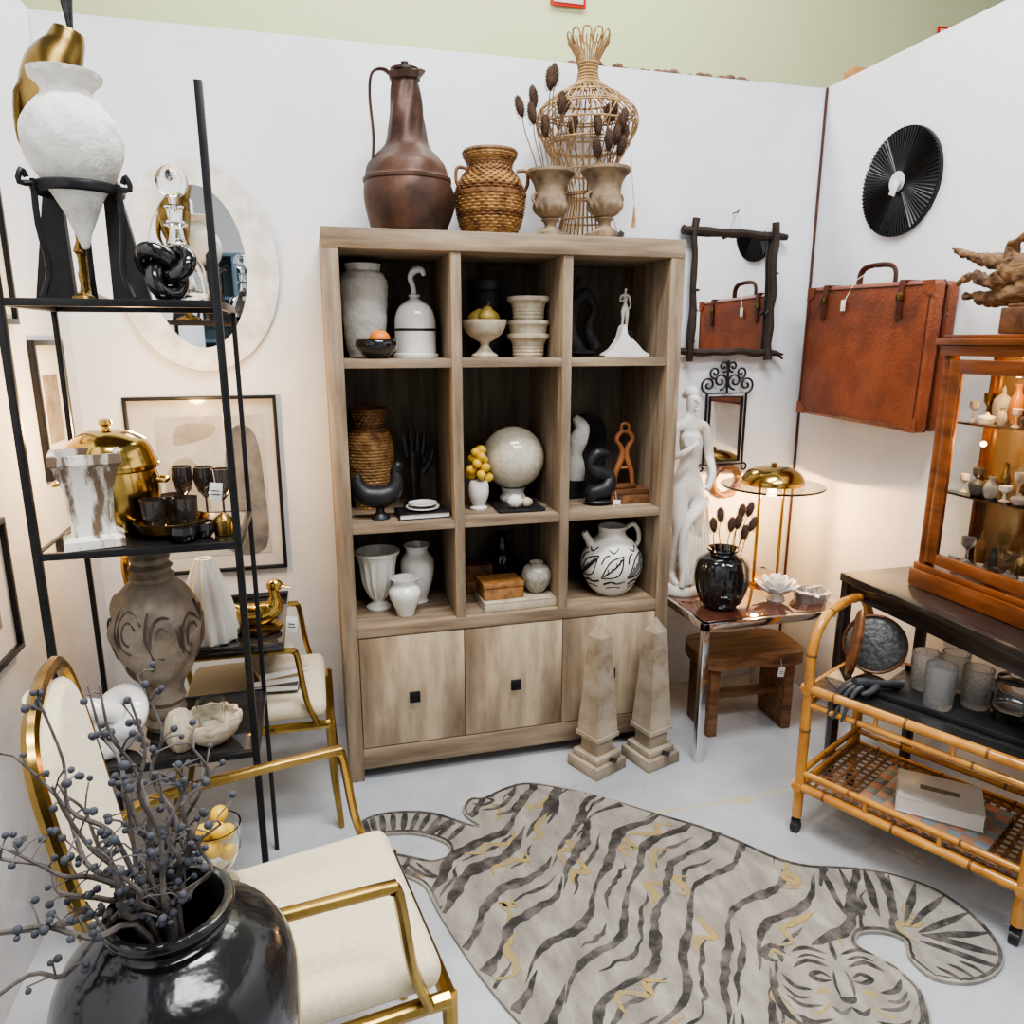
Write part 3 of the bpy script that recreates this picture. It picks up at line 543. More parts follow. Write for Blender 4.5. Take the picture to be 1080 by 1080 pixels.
g.prism([(v.x,v.y) for v in sp([(-.1,.47),(.02,.50),(.03,.54),(-.08,.54)],4,True)],-.0085,-.0075,'y',2)
obj(g,'artwork',[mat('art_pale_grey',(.50,.49,.46),(.38,.37,.34),9,.12,coat=.9),mat('art_dark_grey',(.10,.10,.10),(.2,.19,.18),14,.12,coat=.9),mat('art_mid_grey',(.34,.32,.28),(.25,.23,.2),12,.12,coat=.9)],t)
t=thing('twig_mirror','rectangular mirror in rough dark twig frame','mirror',(2.42,-.03,1.712))
def twig(p,q,seed):
    rr=random.Random(seed);pts=[];k=9
    for i in range(k): 
        s=i/(k-1);v=Vector(p).lerp(Vector(q),s);pts.append(v+Vector((rr.uniform(-.005,.005),rr.uniform(-.003,.003),rr.uniform(-.005,.005))))
    g=G().tube(pts,[rr.uniform(.012,.019) for _ in range(k)],8,n=3)
    for i in range(5):
        v=pts[rr.randrange(k)];g.tube([v,v+Vector((rr.uniform(-.03,.03),-.006,rr.uniform(-.03,.03)))],[.009,.004],6)
    return g
for i,(p,q) in enumerate((((-.235,0,.228),(.235,0,.215)),((-.235,0,-.235),(.235,0,-.24)),((-.18,-.008,.275),(-.172,-.008,-.275)),((.178,-.008,.27),(.185,-.008,-.275)))): obj(twig(p,q,i),'frame_twig',IRON,t)
obj(G().b2(-.175,.178,.005,.012,-.235,.22,0),'mirror_glass',MIRR,t)
obj(G().tube([(0,.025,.30),(0,-.012,.30),(0,-.016,.312)],.003,6).tube([(-.03,0,.225),(0,-.006,.298),(.03,0,.222)],.0012,4),'hanger',BLKM,t)
t=thing('scroll_mirror','small mirror in curled black wrought iron frame','mirror',(2.435,-.02,1.19))
g=G();g.tube([(-.075,0,-.17),(.075,0,-.17),(.075,0,.10),(-.075,0,.10)],.006,6,closed=True);g.tube([(-.092,0,-.185),(.092,0,-.185),(.092,0,.115),(-.092,0,.115)],.006,6,closed=True)
def spiral(cx,cz,r,turn,s,a0):
    pts=[];n=26
    for i in range(n):
        k=i/(n-1);rr=r*(1-k*.85);a=a0+s*turn*k;pts.append((cx+rr*cos(a),0,cz+rr*sin(a)))
    g.tube(pts,.0045,6)
for s in(1,-1):
    spiral(s*.088,.15,.036,9,s,-pi/2);spiral(s*.034,.165,.036,9,-s,-pi/2);spiral(s*.06,.2,.026,8,s,-pi/2);spiral(s*.022,.225,.024,8,-s,-pi/2);spiral(s*.1,-.2,.018,7,-s,pi/2)
g.tube([(0,0,.115),(0,0,.25)],.005,6)
obj(g,'iron_frame',BLKM,t);obj(G().b2(-.074,.074,.002,.006,-.168,.098,0),'mirror_glass',MIRR,t)
solo(G().tube([(.062*cos(2*pi*k/30),0,.062*sin(2*pi*k/30)) for k in range(30)],[.014+.002*sin(k*2.1) for k in range(30)],8,closed=True),'woven_ring','rust brown woven ring hanging on wall','ring',WICKD,(2.46,-.0165,.93))
# ---------------------------------------------------------------- right wall: sunburst, suitcase
t=thing('sunburst_mirror','round black ray-carved wall mirror with tiny center glass','mirror',(W+.011,-.462,2.06))
g=G();
for i in range(80):
    a=2*pi*i/80;p=Vector((-.013,.035*cos(a),.035*sin(a)));q=Vector((-.015,.178*cos(a),.178*sin(a)));g.tube([p,q],[.0018,.0042],4)
g.prism([(.180*cos(2*pi*k/64),.180*sin(2*pi*k/64)) for k in range(64)],-.012,0,'x');obj(g,'rays',BLKM,t)
obj(G().prism([(.036*cos(2*pi*k/32),.036*sin(2*pi*k/32)) for k in range(32)],-.022,-.008,'x'),'mirror_glass',MIRR,t)
obj(G().box((-.03,-.0,-.02),(.001,.03,.05),.0003,0,Matrix.Rotation(.4,3,'X')),'price_tag',PAPERW,t)
t=thing('leather_suitcase','worn red-brown leather suitcase hanging on wall','suitcase',(W+.012,-.435,1.225),rot=(.02,0,0))
obj(G().b2(-.054,-.001,-.335,.30,0,.49,.02),'back_shell',LEATH,t);obj(G().b2(-.110,-.057,-.338,.303,-.003,.493,.02),'front_shell',LEATH,t)
g=G();g.tube([(-.056,-.335,.02),(-.056,-.335,.47),(-.056,-.32,.49),(-.056,.29,.49),(-.056,.302,.47),(-.056,.302,.02),(-.056,.29,0),(-.056,-.32,0)],.004,6,closed=True)
g.tube([(-.111,-.322,.012),(-.111,-.322,.478),(-.111,.288,.478),(-.111,.288,.012)],.0028,6,closed=True);obj(g,'seam_trim',LEATHD,t)
for yy in(-.338,.303):
    for zz in(-.003,.493):
        s=1 if yy>0 else -1;u=-1 if zz>.2 else 1
        P=[(yy-s*.002,zz+u*.002),(yy-s*.05,zz+u*.002),(yy-s*.045,zz+u*.03),(yy-s*.03,zz+u*.045),(yy-s*.002,zz+u*.05)]
        obj(G().prism(P,-.1135,-.1095,'x'),'corner_patch',LEATH,t)
obj(G().tube([(-.055,-.10,.495),(-.055,-.095,.535),(-.055,-.06,.556),(-.055,.04,.556),(-.055,.075,.535),(-.055,.08,.495)],.011,10,n=4,flat=.7),'handle',LEATHD,t)
for yy in(-.2,.19): obj(G().b2(-.118,-.108,yy-.012,yy+.012,.37,.492,.002).b2(-.115,-.05,yy-.012,yy+.012,.49,.497,.002),'closing_strap',LEATHD,t);
for yy in(-.2,.19): obj(G().b2(-.122,-.112,yy-.015,yy+.015,.43,.455,.002),'lock',BRASSD,t)
obj(G().tube([(-.06,.0,.55),(-.10,.04,.51),(-.118,.07,.44)],.0015,5).box((-.120,.075,.42),(.001,.024,.04),.0003),'price_tag',PAPERW,t)
# ---------------------------------------------------------------- chrome table group
TT=.548
t=thing('side_table','chrome-framed side table with dark reddish glass top','table',(2.345,-.345,0))
obj(G().b2(-.285,.285,-.255,.255,TT-.012,TT,.003),'table_top',mat('tortoise_top',(.06,.018,.011),(.11,.045,.028),6,.04,coat=1),t)
g=G()
for y in(-.262,.262): g.b2(-.3,.3,y-.013,y+.013,TT-.03,TT-.002,.002)
for x in(-.287,.287): g.b2(x-.013,x+.013,-.275,.275,TT-.03,TT-.002,.002)
obj(g,'top_frame',CHROME,t)
for x in(-.285,.285):
    for y in(-.26,.26): obj(G().b2(x-.014,x+.014,y-.014,y+.014,0,TT-.03,.002),'leg',CHROME,t)
t=thing('wooden_stool','low rustic wooden stool with live-edge plank top','stool',(2.365,-.38,0),-.05)
LE=[(v.x,v.y) for v in sp([(-.21,-.10),(-.13,-.13),(-.03,-.115),(.08,-.135),(.19,-.12),(.215,-.02),(.20,.10),(.1,.125),(0,.11),(-.12,.13),(-.2,.10),(-.225,0)],5,True)]
obj(G().prism(LE,.295,.345),'seat',RUST,t);obj(G().b2(-.16,.16,-.02,.02,.12,.15,.004),'stretcher',RUST,t)
for x in(-.16,.16): obj(G().b2(x-.02,x+.02,-.095,.095,0,.295,.006),'leg',RUST,t)
tag(t,(.08,-.145,.33))
t=thing('venus_statue','white marble statue of nude woman with drapery','statue',(2.135,-.27,TT+.001),.15)
obj(G().lathe([(0,0),(.082,0),(.084,.012),(.078,.03),(.07,.036),(0,.036)],32),'base',MARBLE,t)
figure('figure',.79,MARBLE,t,(.0,0,.03),0,sub=3)
g=G();H=.79
g.ell((.005,.006*H,.947*H+.03),(.034*H,.038*H,.034*H),20,12,fn=lambda v:.05*sin(12*v.z)+.04*sin(11*v.x));g.ell((.005,.050*H,.935*H+.03),(.02*H,.022*H,.02*H),fn=lambda v:.06*sin(12*v.z));obj(g,'hair',MARBLE,t)
g=G();g.tube([(.005,-.046*H,.925*H+.03),(.005,-.054*H,.908*H+.03),(.005,-.047*H,.904*H+.03)],[.003,.005,.004],8)
for s in(-1,1): g.ell((.005+s*.012*H,-.044*H,.92*H+.03),(.006,.004,.003),8,6)
g.ell((.005,-.045*H,.892*H+.03),(.008,.004,.0025),8,6);g.ell((.005,-.042*H,.876*H+.03),(.008,.006,.006),8,6);obj(g,'face_detail',MARBLE,t)
g=G().lathe(sp2([(.060,.034),(.050,.12),(.042,.22),(.034,.3),(.026,.38),(.001,.41)],6),72,c=(.064,.025,0),fn=lambda a,z,k:.009*sin(9*a+z*10)*(1-z*1.5))
g.tube([(.07,.015,.39),(.055,-.050,.365),(.0,-.068,.335),(-.04,-.060,.27),(-.045,-.058,.16),(-.02,-.06,.05)],[.018,.021,.021,.017,.016,.026],14,n=5,flat=.6)
for q in range(7): g.tube([(.09-q*.020,-.012-q*.006,.38-q*.008),(.085-q*.018,-.040-q*.004,.22),(.09-q*.022,-.045-q*.003,.04)],[.007,.010,.012],8,n=4)
obj(g,'drapery',MARBLE,t)
solo(G().lathe([(0,0)]+sp2([(.055,0),(.075,.03),(.096,.09),(.098,.14),(.085,.185),(.055,.205),(.05,.213)],5)+[(.06,.222),(.058,.228),(.046,.225),(.04,.2),(0,.05)],60,fn=lambda a,z,k:.003*cos(15*a) if .02<z<.19 else 0),'black_ribbed_vase','glossy black ribbed round vase holding teasels','vase',BLKG,(2.19,-.475,TT+.001))
teasels(2.19,-.475,TT+.1,[(.22,.0,.1),(.24,.18,0),(.19,-.12,.05),(.21,.1,-.1),(.25,.30,.05),(.17,.22,-.1),(.2,.02,-.1),(.2,.36,0)],'dark dried teasel standing in black vase','teasels in the black vase',.028,.013)
t=thing('crystal_lotus','white crystal lotus flower ornament','ornament',(2.44,-.46,TT+.001));MILK=mat('milk_crystal',(.9,.9,.88),(.85,.85,.83),5,.12,trans=.35,coat=.6)
for ringn,(n,r,tilt) in enumerate(((8,.06,.95),(8,.042,.6),(5,.022,.25))):
    for i in range(n):
        a=2*pi*i/n+ringn*.4;M=Matrix.Translation((cos(a)*r*.45,sin(a)*r*.45,.028))@Matrix.Rotation(a,4,'Z')@Matrix.Rotation(tilt,4,'Y');g=G().ell((0,0,.032),(.007,.02,.04),10,8).xf(M);obj(g,'petal',MILK,t)
obj(G().lathe([(0,0),(.035,0),(.03,.015),(.02,.03),(0,.03)],20),'base',MILK,t)
t=thing('silver_dish','faceted silver and glass round dish','dish',(2.565,-.50,TT+.001));obj(G().lathe([(0,0),(.058,0),(.065,.025),(.068,.040),(.054,.042),(.045,.016),(0,.012)],42,fn=lambda a,z,k:.003*cos(14*a) if z>.01 else 0),'bowl',mat('silver_glass',(.62,.63,.63),(.42,.43,.44),30,.12,metal=.7,coat=.5),t)
obj(G().tube([(-.03,.0,.047),(.05,.01,.047)],.006,8),'silver_spoon',CHROME,t,label='small silver spoon resting on rim')
t=thing('brass_lamp','brass dome table lamp with round glass disc','lamp',(2.53,-.25,TT+.001))
obj(G().lathe([(0,0),(.085,0),(.085,.01),(.02,.016),(0,.016)],36),'base',BRASS,t)
for s in(-.055,.055): obj(G().tube([(s,0,.01),(s,0,.40)],.007,10),'pole',BRASS,t)
obj(G().lathe([(.03,.398),(.2,.398),(.203,.402),(.2,.406),(.03,.406),(.03,.398)],48),'glass_disc',GLASS,t)
obj(G().lathe(sp2([(.122,.41),(.12,.43),(.095,.462),(.05,.478),(.001,.482)],4)+[(.0,.478),(.05,.473),(.09,.458),(.114,.43),(.118,.41)],44).lathe([(0,.482),(.01,.484),(.012,.492),(0,.498)],16),'lamp_shade',BRASS,t)
obj(G().ell((0,0,.412),(.020,.020,.022),16,10),'bulb',WARM,t)
# ---------------------------------------------------------------- console + cabinet
BW=mat('ebonised_wood',(.014,.011,.010),(.028,.021,.018),6,.25,coat=.4)
t=thing('console_table','long black lacquered console table','table',(2.60,-1.47,0))
obj(G().b2(-.18,.18,-.65,.65,.742,.77,.003),'table_top',BW,t)
obj(G().b2(-.17,-.155,-.63,.63,.70,.742,.001).b2(.155,.17,-.63,.63,.70,.742,.001).b2(-.17,.17,.62,.635,.70,.742,.001).b2(-.17,.17,-.635,-.62,.70,.742,.001),'apron',BW,t)
for x in(-.162,.162):
    for y in(-.63,.63): obj(G().b2(x-.014,x+.014,y-.014,y+.014,0,.742,.002),'leg',BW,t)
cab=(2.665,-1.39,.771)
t=thing('display_cabinet','reddish wood and glass display cabinet, lit inside','cabinet',cab)
CW,CD,CH=.40,.105,.765
obj(G().b2(-CD-.015,CD,-CW-.015,CW+.015,0,.055,.004).b2(-CD-.008,CD,-CW-.008,CW+.008,.055,.075,.003),'plinth',REDW,t)
obj(G().b2(-CD-.02,CD,-CW-.02,CW+.02,CH-.03,CH-.01,.004).b2(-CD-.008,CD,-CW-.008,CW+.008,CH-.06,CH-.03,.003).b2(-CD-.005,CD,-CW-.005,CW+.005,CH-.01,CH,.002),'cornice',REDW,t)
obj(G().b2(CD-.008,CD,-CW,CW,.075,CH-.06,0),'back_panel',[mat('amber_mirror',(.60,.40,.20),(.52,.34,.17),3,.12,.75)],t,label='mirrored back panel')
for y in(-CW+.015,CW-.015): obj(G().b2(-CD,-CD+.03,y-.015,y+.015,.075,CH-.06,.003),'corner_post',REDW,t)
obj(G().b2(CD-.03,CD-.008,CW-.015,CW,.075,CH-.06,.002),'corner_post',REDW,t)
obj(G().b2(-CD+.03,CD-.03,CW-.006,CW,.075,CH-.06,0),'side_glass',GLASS,t)
d=obj(G().b2(-CD-.006,-CD+.01,.33,.37,.085,CH-.07,.002).b2(-CD-.006,-CD+.01,-.37,-.33,.085,CH-.07,.002).b2(-CD-.006,-CD+.01,-.33,.33,.085,.12,.002).b2(-CD-.006,-CD+.01,-.33,.33,CH-.11,CH-.07,.002),'door',REDW,t)
obj(G().b2(-CD,-CD+.003,-.33,.33,.12,CH-.11,0),'door_glass',GLASS,d)
for z in(.30,.51): obj(G().b2(-CD+.03,CD-.01,-CW+.02,CW-.02,z,z+.006,.001),'glass_shelf',GLASS,t)
AMB=mat('amber_glass',(.32,.13,.03),(.18,.07,.02),5,.15,coat=.5);CRYS=mat('curio_crystal',(.7,.72,.72),(.5,.52,.52),40,.1,trans=.6,coat=.4)
k=0
for z in(.076,.307,.517):
    for row in(0,1):
        for j in range(9):
            y=.335-j*.046+row*.015;c=[0,1,2,3,4,1,4,2,0,4][(j*3+k)%10];k+=1;m=[WHITE,BRASSD,DGREY,AMB,CRYS][c];h=R(.03,.065) if row==0 else R(.06,.12);r=R(.012,.021);sh=k%3
            pf=([(0,0)]+sp2([(r*.6,0),(r,h*.3),(r*.9,h*.6),(r*.4,h*.85),(r*.6,h)],4)+[(0,h*.95)],[(0,0),(r*.9,0),(r*.25,h*.15),(r*.2,h*.5),(r,h*.7),(r*1.05,h),(r*.9,h),(0,h*.6)],[(0,0)]+sp2([(r*.8,0),(r*1.2,h*.35),(r*1.1,h*.6),(r*.3,h*.75),(r*.3,h*.85)],3)+[(0,h)])[sh]
            solo(G().lathe(pf,20),'curio_vase',['small white china curio in lit cabinet','small brass curio vase in lit cabinet','small dark ceramic curio in lit cabinet','small amber glass curio in lit cabinet','small crystal curio in lit cabinet'][c],'curio',m,(cab[0]-.035+row*.065,cab[1]+y,cab[2]+z),group='curios inside the display cabinet')
ct=cab[2]+CH
solo(G().b2(-.07,.07,-.12,.12,0,.07,.004).b2(-.06,.06,-.11,.11,.07,.08,.003),'dark_plinth','dark brown wooden block stand under driftwood','stand',WALN,(2.67,-1.24,ct+.001))
t=thing('driftwood','gnarled tangled brown driftwood on wooden block','driftwood',(2.665,-1.17,ct+.07))
V=[(0,-.15,.09),(0,-.04,.085),(0,.06,.10),(-.005,.14,.135),(-.01,.22,.150),(-.01,.30,.185),(0,.05,.045),(0,.14,.028),(0,.24,.045),(.0,-.05,.04),(.02,-.28,.12),(-.01,.10,.165),(-.02,.03,.20),(-.03,.12,.07),(-.03,.20,.10),(-.02,.26,.075),(.03,-.10,.17),(.03,-.02,.205),(-.03,-.12,.02)]
E=[(0,1),(1,2),(2,3),(3,4),(4,5),(1,6),(6,7),(7,8),(1,9),(0,10),(2,11),(11,12),(2,13),(13,14),(14,15),(0,16),(16,17),(9,18)]
o=skin('root',V,E,[.048,.045,.034,.024,.015,.004,.036,.026,.006,.034,.038,.020,.006,.022,.014,.005,.022,.007,.02],DRIFT,t,sub=3,root=1)
tx=bpy.data.textures.new('gnarl','CLOUDS');tx.noise_scale=.025;dm=o.modifiers.new('Gnarl','DISPLACE');dm.texture=tx;dm.strength=.024
# ---------------------------------------------------------------- bamboo cart
cr=math.atan2(-.893,.45)
CO=(2.165,-1.045,0)
t=thing('bar_cart','two-tier honey bamboo bar cart on black casters','cart',CO,cr)
CL,CWd=.60,.385
def bam(g,pts,r=.0125,step=.2,n=0):
    if n: pts=sp(pts,n)
    P=[Vector(p) for p in pts];g.tube(P,r,12,0);acc=0;nxt=step*.5
    for a,b in zip(P,P[1:]):
        L=(b-a).length
        while acc+L>nxt:
            p=a.lerp(b,(nxt-acc)/L);d=(b-a).normalized();g.tube([p-d*.004,p-d*.0015,p+d*.0015,p+d*.004],[r,r*1.1,r*1.1,r],12,1);nxt+=step
        acc+=L
for x in(0,CL):
    for y in(0,CWd):
        g=G();bam(g,[(x,y,.055),(x,y,.53)],.0155);p=obj(g,'post',[BAMB,BAMN],t)
        c=G();c.tube([(x,y,.055),(x,y,.035)],.006,8);c.tube([(x-.011,y,.018),(x+.011,y,.018)],.018,20);c.b2(x-.014,x+.014,y-.008,y+.008,.03,.045,.003);obj(c,'caster',BLKS,t)
for z,nm in((.16,'lower_rail'),(.49,'upper_rail')):
    g=G();zz=z+.05 if z<.3 else z-.05
    for y in(0,CWd): bam(g,[(-.02,y,z),(CL+.02,y,z)],.0145);bam(g,[(-.0,y,zz),(CL,y,zz)],.0095,.3)
    for x in(0,CL): bam(g,[(x,-.02,z),(x,CWd+.02,z)],.0145);bam(g,[(x,0,zz),(x,CWd,zz)],.0095,.3)
    for k in range(1,3): g.tube([(CL*k/3,0,z),(CL*k/3,0,zz)],.007,8)
    obj(g,nm,[BAMB,BAMN],t)
for x in(0,CL):
    g=G();bam(g,[(x,0,.52),(x,-.004,.59),(x,.014,.66),(x,.075,.71),(x,CWd/2,.724),(x,CWd-.075,.708),(x,CWd-.014,.655),(x,CWd+.002,.59),(x,CWd,.52)],.0145,.16,n=4);obj(g,'end_hoop',[BAMB,BAMN],t)
g=G()
for i in range(22): g.tube([(CL*(i+.5)/22,.0,.168+.002*(i%2)),(CL*(i+.5)/22,CWd,.168+.002*((i+1)%2))],.006,6,flat=.4)
for i in range(14): g.tube([(0,CWd*(i+.5)/14,.169),(CL,CWd*(i+.5)/14,.169)],.006,6,flat=.4)
obj(g,'woven_shelf',WICKD,t,label='rust woven rattan lower shelf')
obj(G().b2(.0,CL,.0,CWd,.495,.503,.002),'glass_shelf',SMOKE,t)
CTR=Matrix.Translation(CO)@Matrix.Rotation(cr,4,'Z')
def cp(u,v,z): return tuple(CTR@Vector((u,v,z)))
solo(G().b2(-.2,.2,-.13,.13,0,.006,.003).b2(-.2,.2,-.13,-.124,0,.018,.001).b2(-.2,.2,.124,.13,0,.018,.001),'serving_tray','flat black serving tray under glassware','tray',BLKS,cp(.35,.2,.504),cr)
TUMB=mat('crystal',(.93,.95,.95),(.84,.86,.87),90,.05,trans=.93,ior=1.5,bump=.35)
def glassy(h,r,lab,loc,ribs):
    solo(G().lathe([(0,0),(r*.88,0)]+[(r*(.88+.12*q/14)+(.0014 if q%2 else 0),h*q/14) for q in range(1,14)]+[(r,h),(r*.92,h),(r*.80,.014),(0,.012)],64,fn=(lambda a,z,k:.0018*cos(ribs*a+(pi if k%2 else 0))*(1 if z<h*.85 and k<15 else 0))),'tumbler',lab,'glass',TUMB,loc,group='tumblers on the bar cart')
for u,v,h,r in((.24,.22,.115,.037),(.31,.13,.125,.04),(.30,.28,.115,.037),(.38,.21,.115,.038)): glassy(h,r,'cut crystal tumbler on black tray',cp(u,v,.511),14)
t=thing('glass_decanter','square clear glass bottle with black base and stopper','decanter',cp(.47,.2,.511));obj(G().lathe([(0,.03),(.045,.03),(.047,.10),(.042,.12),(.016,.125),(.014,.14),(.011,.14),(.012,.125),(.04,.11),(.042,.04),(0,.035)],32),'jar',GLASS,t);obj(G().lathe([(0,0),(.047,0),(.047,.025),(0,.03)],32),'base',BLKG,t);obj(G().ell((0,0,.156),.017),'stopper',BLKG,t)
g=handg(.78,.22,1.5);t=thing('grey_hand','dark grey hand sculpture lying palm down','sculpture',cp(.20,.15,.530),rot=(pi/2-.05,0,-1.75));obj(g,'hand',DGREY,t)
HG=mat('hammered_pewter',(.26,.255,.25),(.12,.118,.115),70,.42,.5,bump=.6)
t=thing('round_metal_tray','round dark grey hammered metal tray standing upright','tray',cp(.085,.235,.596),rot=(0,-.2,-2.29))
obj(G().lathe([(0,-.004),(.068,-.004),(.088,-.012),(.090,-.010),(.088,-.006),(.070,.002),(0,.0)],48).xf(Matrix.Rotation(pi/2,4,'Y')),'tray_face',HG,t)
obj(G().tube([(0,.089*cos(2*pi*k/40),.089*sin(2*pi*k/40)) for k in range(40)],.0045,8,closed=True),'rim',WALN,t)
t=thing('wooden_disc','round dark wood tray leaning against hoop','tray',cp(.045,.15,.506),rot=(0,.12,cr+.45));obj(G().lathe([(0,-.008),(.10,-.008),(.107,0),(.10,.008),(.09,.004),(0,.004)],48).xf(Matrix.Translation((0,0,.108))@Matrix.Rotation(pi/2,4,'Y')),'disc',WALN,t)
t=thing('chess_board','pink and grey checkered marble board','board',cp(.33,.17,.177),cr)
g=G();TA=mat('marble_pink',(.50,.27,.18),(.42,.22,.15),12,.25);TB=mat('marble_grey',(.16,.20,.22),(.28,.32,.33),12,.25)
for i in range(10):
    for j in range(7): g.b2(-.17+i*.034,-.136+i*.034,-.119+j*.034,-.085+j*.034,0,.012,.0006,(i+j)%2)
obj(g,'board',[TA,TB],t)
t=thing('white_book','thick closed white book on marble board','book',cp(.34,.16,.191),cr+.35);obj(G().b2(-.11,.11,-.08,.08,0,.004,.001).b2(-.11,.11,-.08,.08,.046,.05,.001).b2(-.11,-.107,-.08,.08,0,.05,.001),'cover',[WHITE],t);obj(G().b2(-.107,.108,-.078,.078,.004,.046,0),'pages',PAPERW,t);obj(G().b2(-.05,.05,-.012,.012,.05,.0504,0),'title_block',GREYC,t)
# ---------------------------------------------------------------- etagere
EX0,EX1,EY0,EY1=.165,.577,-1.05,-.715
t=thing('etagere','tall slim black metal etagere with glass shelves','shelf',((EX0+EX1)/2,(EY0+EY1)/2,0))
hx,hy=(EX1-EX0)/2,(EY1-EY0)/2
for x in(-hx,hx):
    for y in(-hy,hy): q=.008 if y<0 else .006;obj(G().b2(x-q,x+q,y-q,y+q,0,2.03 if y<0 else 1.603,.001),'leg',BLKM,t)
for z in(.533,1.067,1.603):
    g=G()
    for y in(-hy,hy): g.b2(-hx,hx,y-.007,y+.007,z-.016,z,.001)
    for x in(-hx,hx): g.b2(x-.007,x+.007,-hy,hy,z-.016,z,.001)
    obj(g,'shelf_frame',BLKM,t);obj(G().b2(-hx+.007,hx-.007,-hy+.007,hy-.007,z-.008,z-.001,0),'glass_shelf',SMOKE,t)
S1,S2,S3=1.604,1.068,.534
t=thing('white_amphora','rough white plaster amphora with pointed base','vase',(.308,-.94,S1+.105))
obj(G().lathe([(.0,0)]+sp2([(.006,.004),(.022,.05),(.05,.11),(.082,.16),(.096,.205),(.088,.255),(.06,.29),(.046,.305),(.052,.32),(.068,.335)],5)+[(.07,.345),(.06,.348),(.045,.32),(.06,.25),(0,.12)],44,fn=lambda a,z,k:.0012*sin(a*7+z*90)),'body',WHITEM,t)
t=thing('iron_stand','black iron tripod ring stand holding amphora','stand',(.308,-.94,S1))
obj(G().tube([(.083*cos(2*pi*k/30),.083*sin(2*pi*k/30),.225) for k in range(30)],.007,8,closed=True,flat=1.6),'ring',BLKM,t)
for i in range(3):
    a=2*pi*i/3-.35;obj(G().tube([(.088*cos(a),.088*sin(a),.235),(.09*cos(a),.09*sin(a),.15),(.08*cos(a),.08*sin(a),.06),(.1*cos(a),.1*sin(a),.004)],.0065,8,n=3),'leg',BLKM,t);obj(G().tube([(.083*cos(a),.083*sin(a),.228),(.115*cos(a),.115*sin(a),.225),(.108*cos(a),.108*sin(a),.25),(.1*cos(a),.1*sin(a),.236)],.006,8,n=3),'scroll',BLKM,t)
t=thing('brass_swan_vase','tall aged brass bird-shaped vase holding dark reeds','vase',(.262,-.79,S1))
obj(G().lathe([(0,0),(.05,0),(.05,.01),(.012,.03),(.01,.10),(.018,.12),(.01,.14),(.012,.28),(.03,.32)],24),'foot',BRASSD,t)
obj(G().tube([(-.01,0,.30),(-.02,0,.36),(-.022,0,.44),(-.010,0,.50),(.016,0,.545),(.028,0,.58)],[.03,.055,.066,.058,.040,.030],20,n=5),'body',BRASSD,t)
obj(G().tube([(-.03,-.02,.50),(-.075,-.01,.44),(-.09,0,.35),(-.07,0,.30)],[.02,.03,.018,.004],12,n=4,flat=.5),'wing',BRASSD,t)
for i in range(9):
    dx=R(-.05,.06);solo(G().tube([(0,0,0),(dx*.3,R(-.02,.01),.10),(dx,R(-.04,.01),.30)],.0026,5,n=3),'reed','thin dark dried reed in brass vase','reed',BLKT,(.29+R(-.012,.012),-.79+R(-.01,.01),S1+.565),group='reeds in the brass vase')
for s,x in((-1,.225),(1,.372)):
    P=[(-.035,0),(.045,0),(-.01,.30),(-.03,.29)];P=[(a*s,b) for a,b in P][::s]
    solo(G().prism(P,-.012,.012,'y'),'black_bookend','black curved wedge bookend sculpture','bookend',BLKS,(x,-.87,S1))
t=thing('candlestick','slender brass candlestick between black wedges','candlestick',(.31,-1.01,S1));obj(G().lathe([(0,0),(.022,0),(.02,.006),(.006,.012),(.004,.03),(.006,.05),(.003,.06),(.003,.09),(.009,.094),(.009,.098),(0,.098)],20),'stem',BRASSD,t)
t=thing('glass_decanter','clear glass decanter with round ball stopper','decanter',(.487,-.90,S1))
obj(G().lathe([(0,0),(.05,0),(.058,.012)]+sp2([(.058,.02),(.054,.07),(.035,.11),(.018,.135),(.014,.17),(.018,.205)],5)+[(.022,.207),(.018,.21),(.010,.2),(.012,.14),(.050,.06),(.052,.02),(0,.015)],36),'bottle',GLASS,t)
obj(G().ell((0,0,.26),.035,24,16).lathe([(.008,.2),(.01,.225),(.016,.232)],16),'stopper',GLASS,t);obj(G().lathe([(.016,.165),(.026,.168),(.026,.175),(.016,.178)],20),'collar',GLASS,t)
def knot(R0,w):
    pts=[]
    for k in range(64):
        q=2*pi*k/64;pts.append((R0*(sin(q)+2*sin(2*q))/2.4,-R0*.55*sin(3*q),R0*1.0*(cos(q)-2*cos(2*q))/2.4))
    return G().tube(pts,w,14,closed=True)
t=thing('black_knot','glossy black ceramic knot sculpture','sculpture',(.475,-1.0,S1+.066));obj(knot(.042,.0175),'knot',BLKG,t)
t=thing('brass_pot','wide polished brass lidded pot with knob','pot',(.278,-.84,S2))
obj(G().lathe([(0,0),(.085,0)]+sp2([(.092,.005),(.104,.05),(.106,.11),(.100,.145)],4)+[(.108,.15),(.108,.158),(.0,.158)],44),'body',BRASS,t)
obj(G().lathe([(.107,.159),(.105,.168)]+sp2([(.10,.18),(.085,.215),(.045,.238),(.010,.243)],4)+[(.008,.25),(.015,.256),(.013,.266),(0,.270)],44),'lid',BRASS,t)
for s in(-1,1): obj(G().tube([(s*.104,-.025,.12),(s*.122,-.02,.115),(s*.122,.02,.115),(s*.104,.025,.12)],.005,8,n=3),'handle',BRASS,t)
t=thing('square_vase','distressed white flared square vase with brown streaks','vase',(.265,-.985,S2),.25)
DIST=mat('distressed_white',(.82,.78,.69),(.16,.11,.07),9,.6,bump=.4,ramp=(.50,.58),stretch=(2.2,2.2,.4),detail=8)
g=G();L=[(.06,0),(.06,.018),(.045,.028),(.042,.06),(.048,.13),(.062,.18),(.07,.19),(.07,.21),(.058,.21),(.04,.15),(.035,.04)]
vs=[];fs=[]
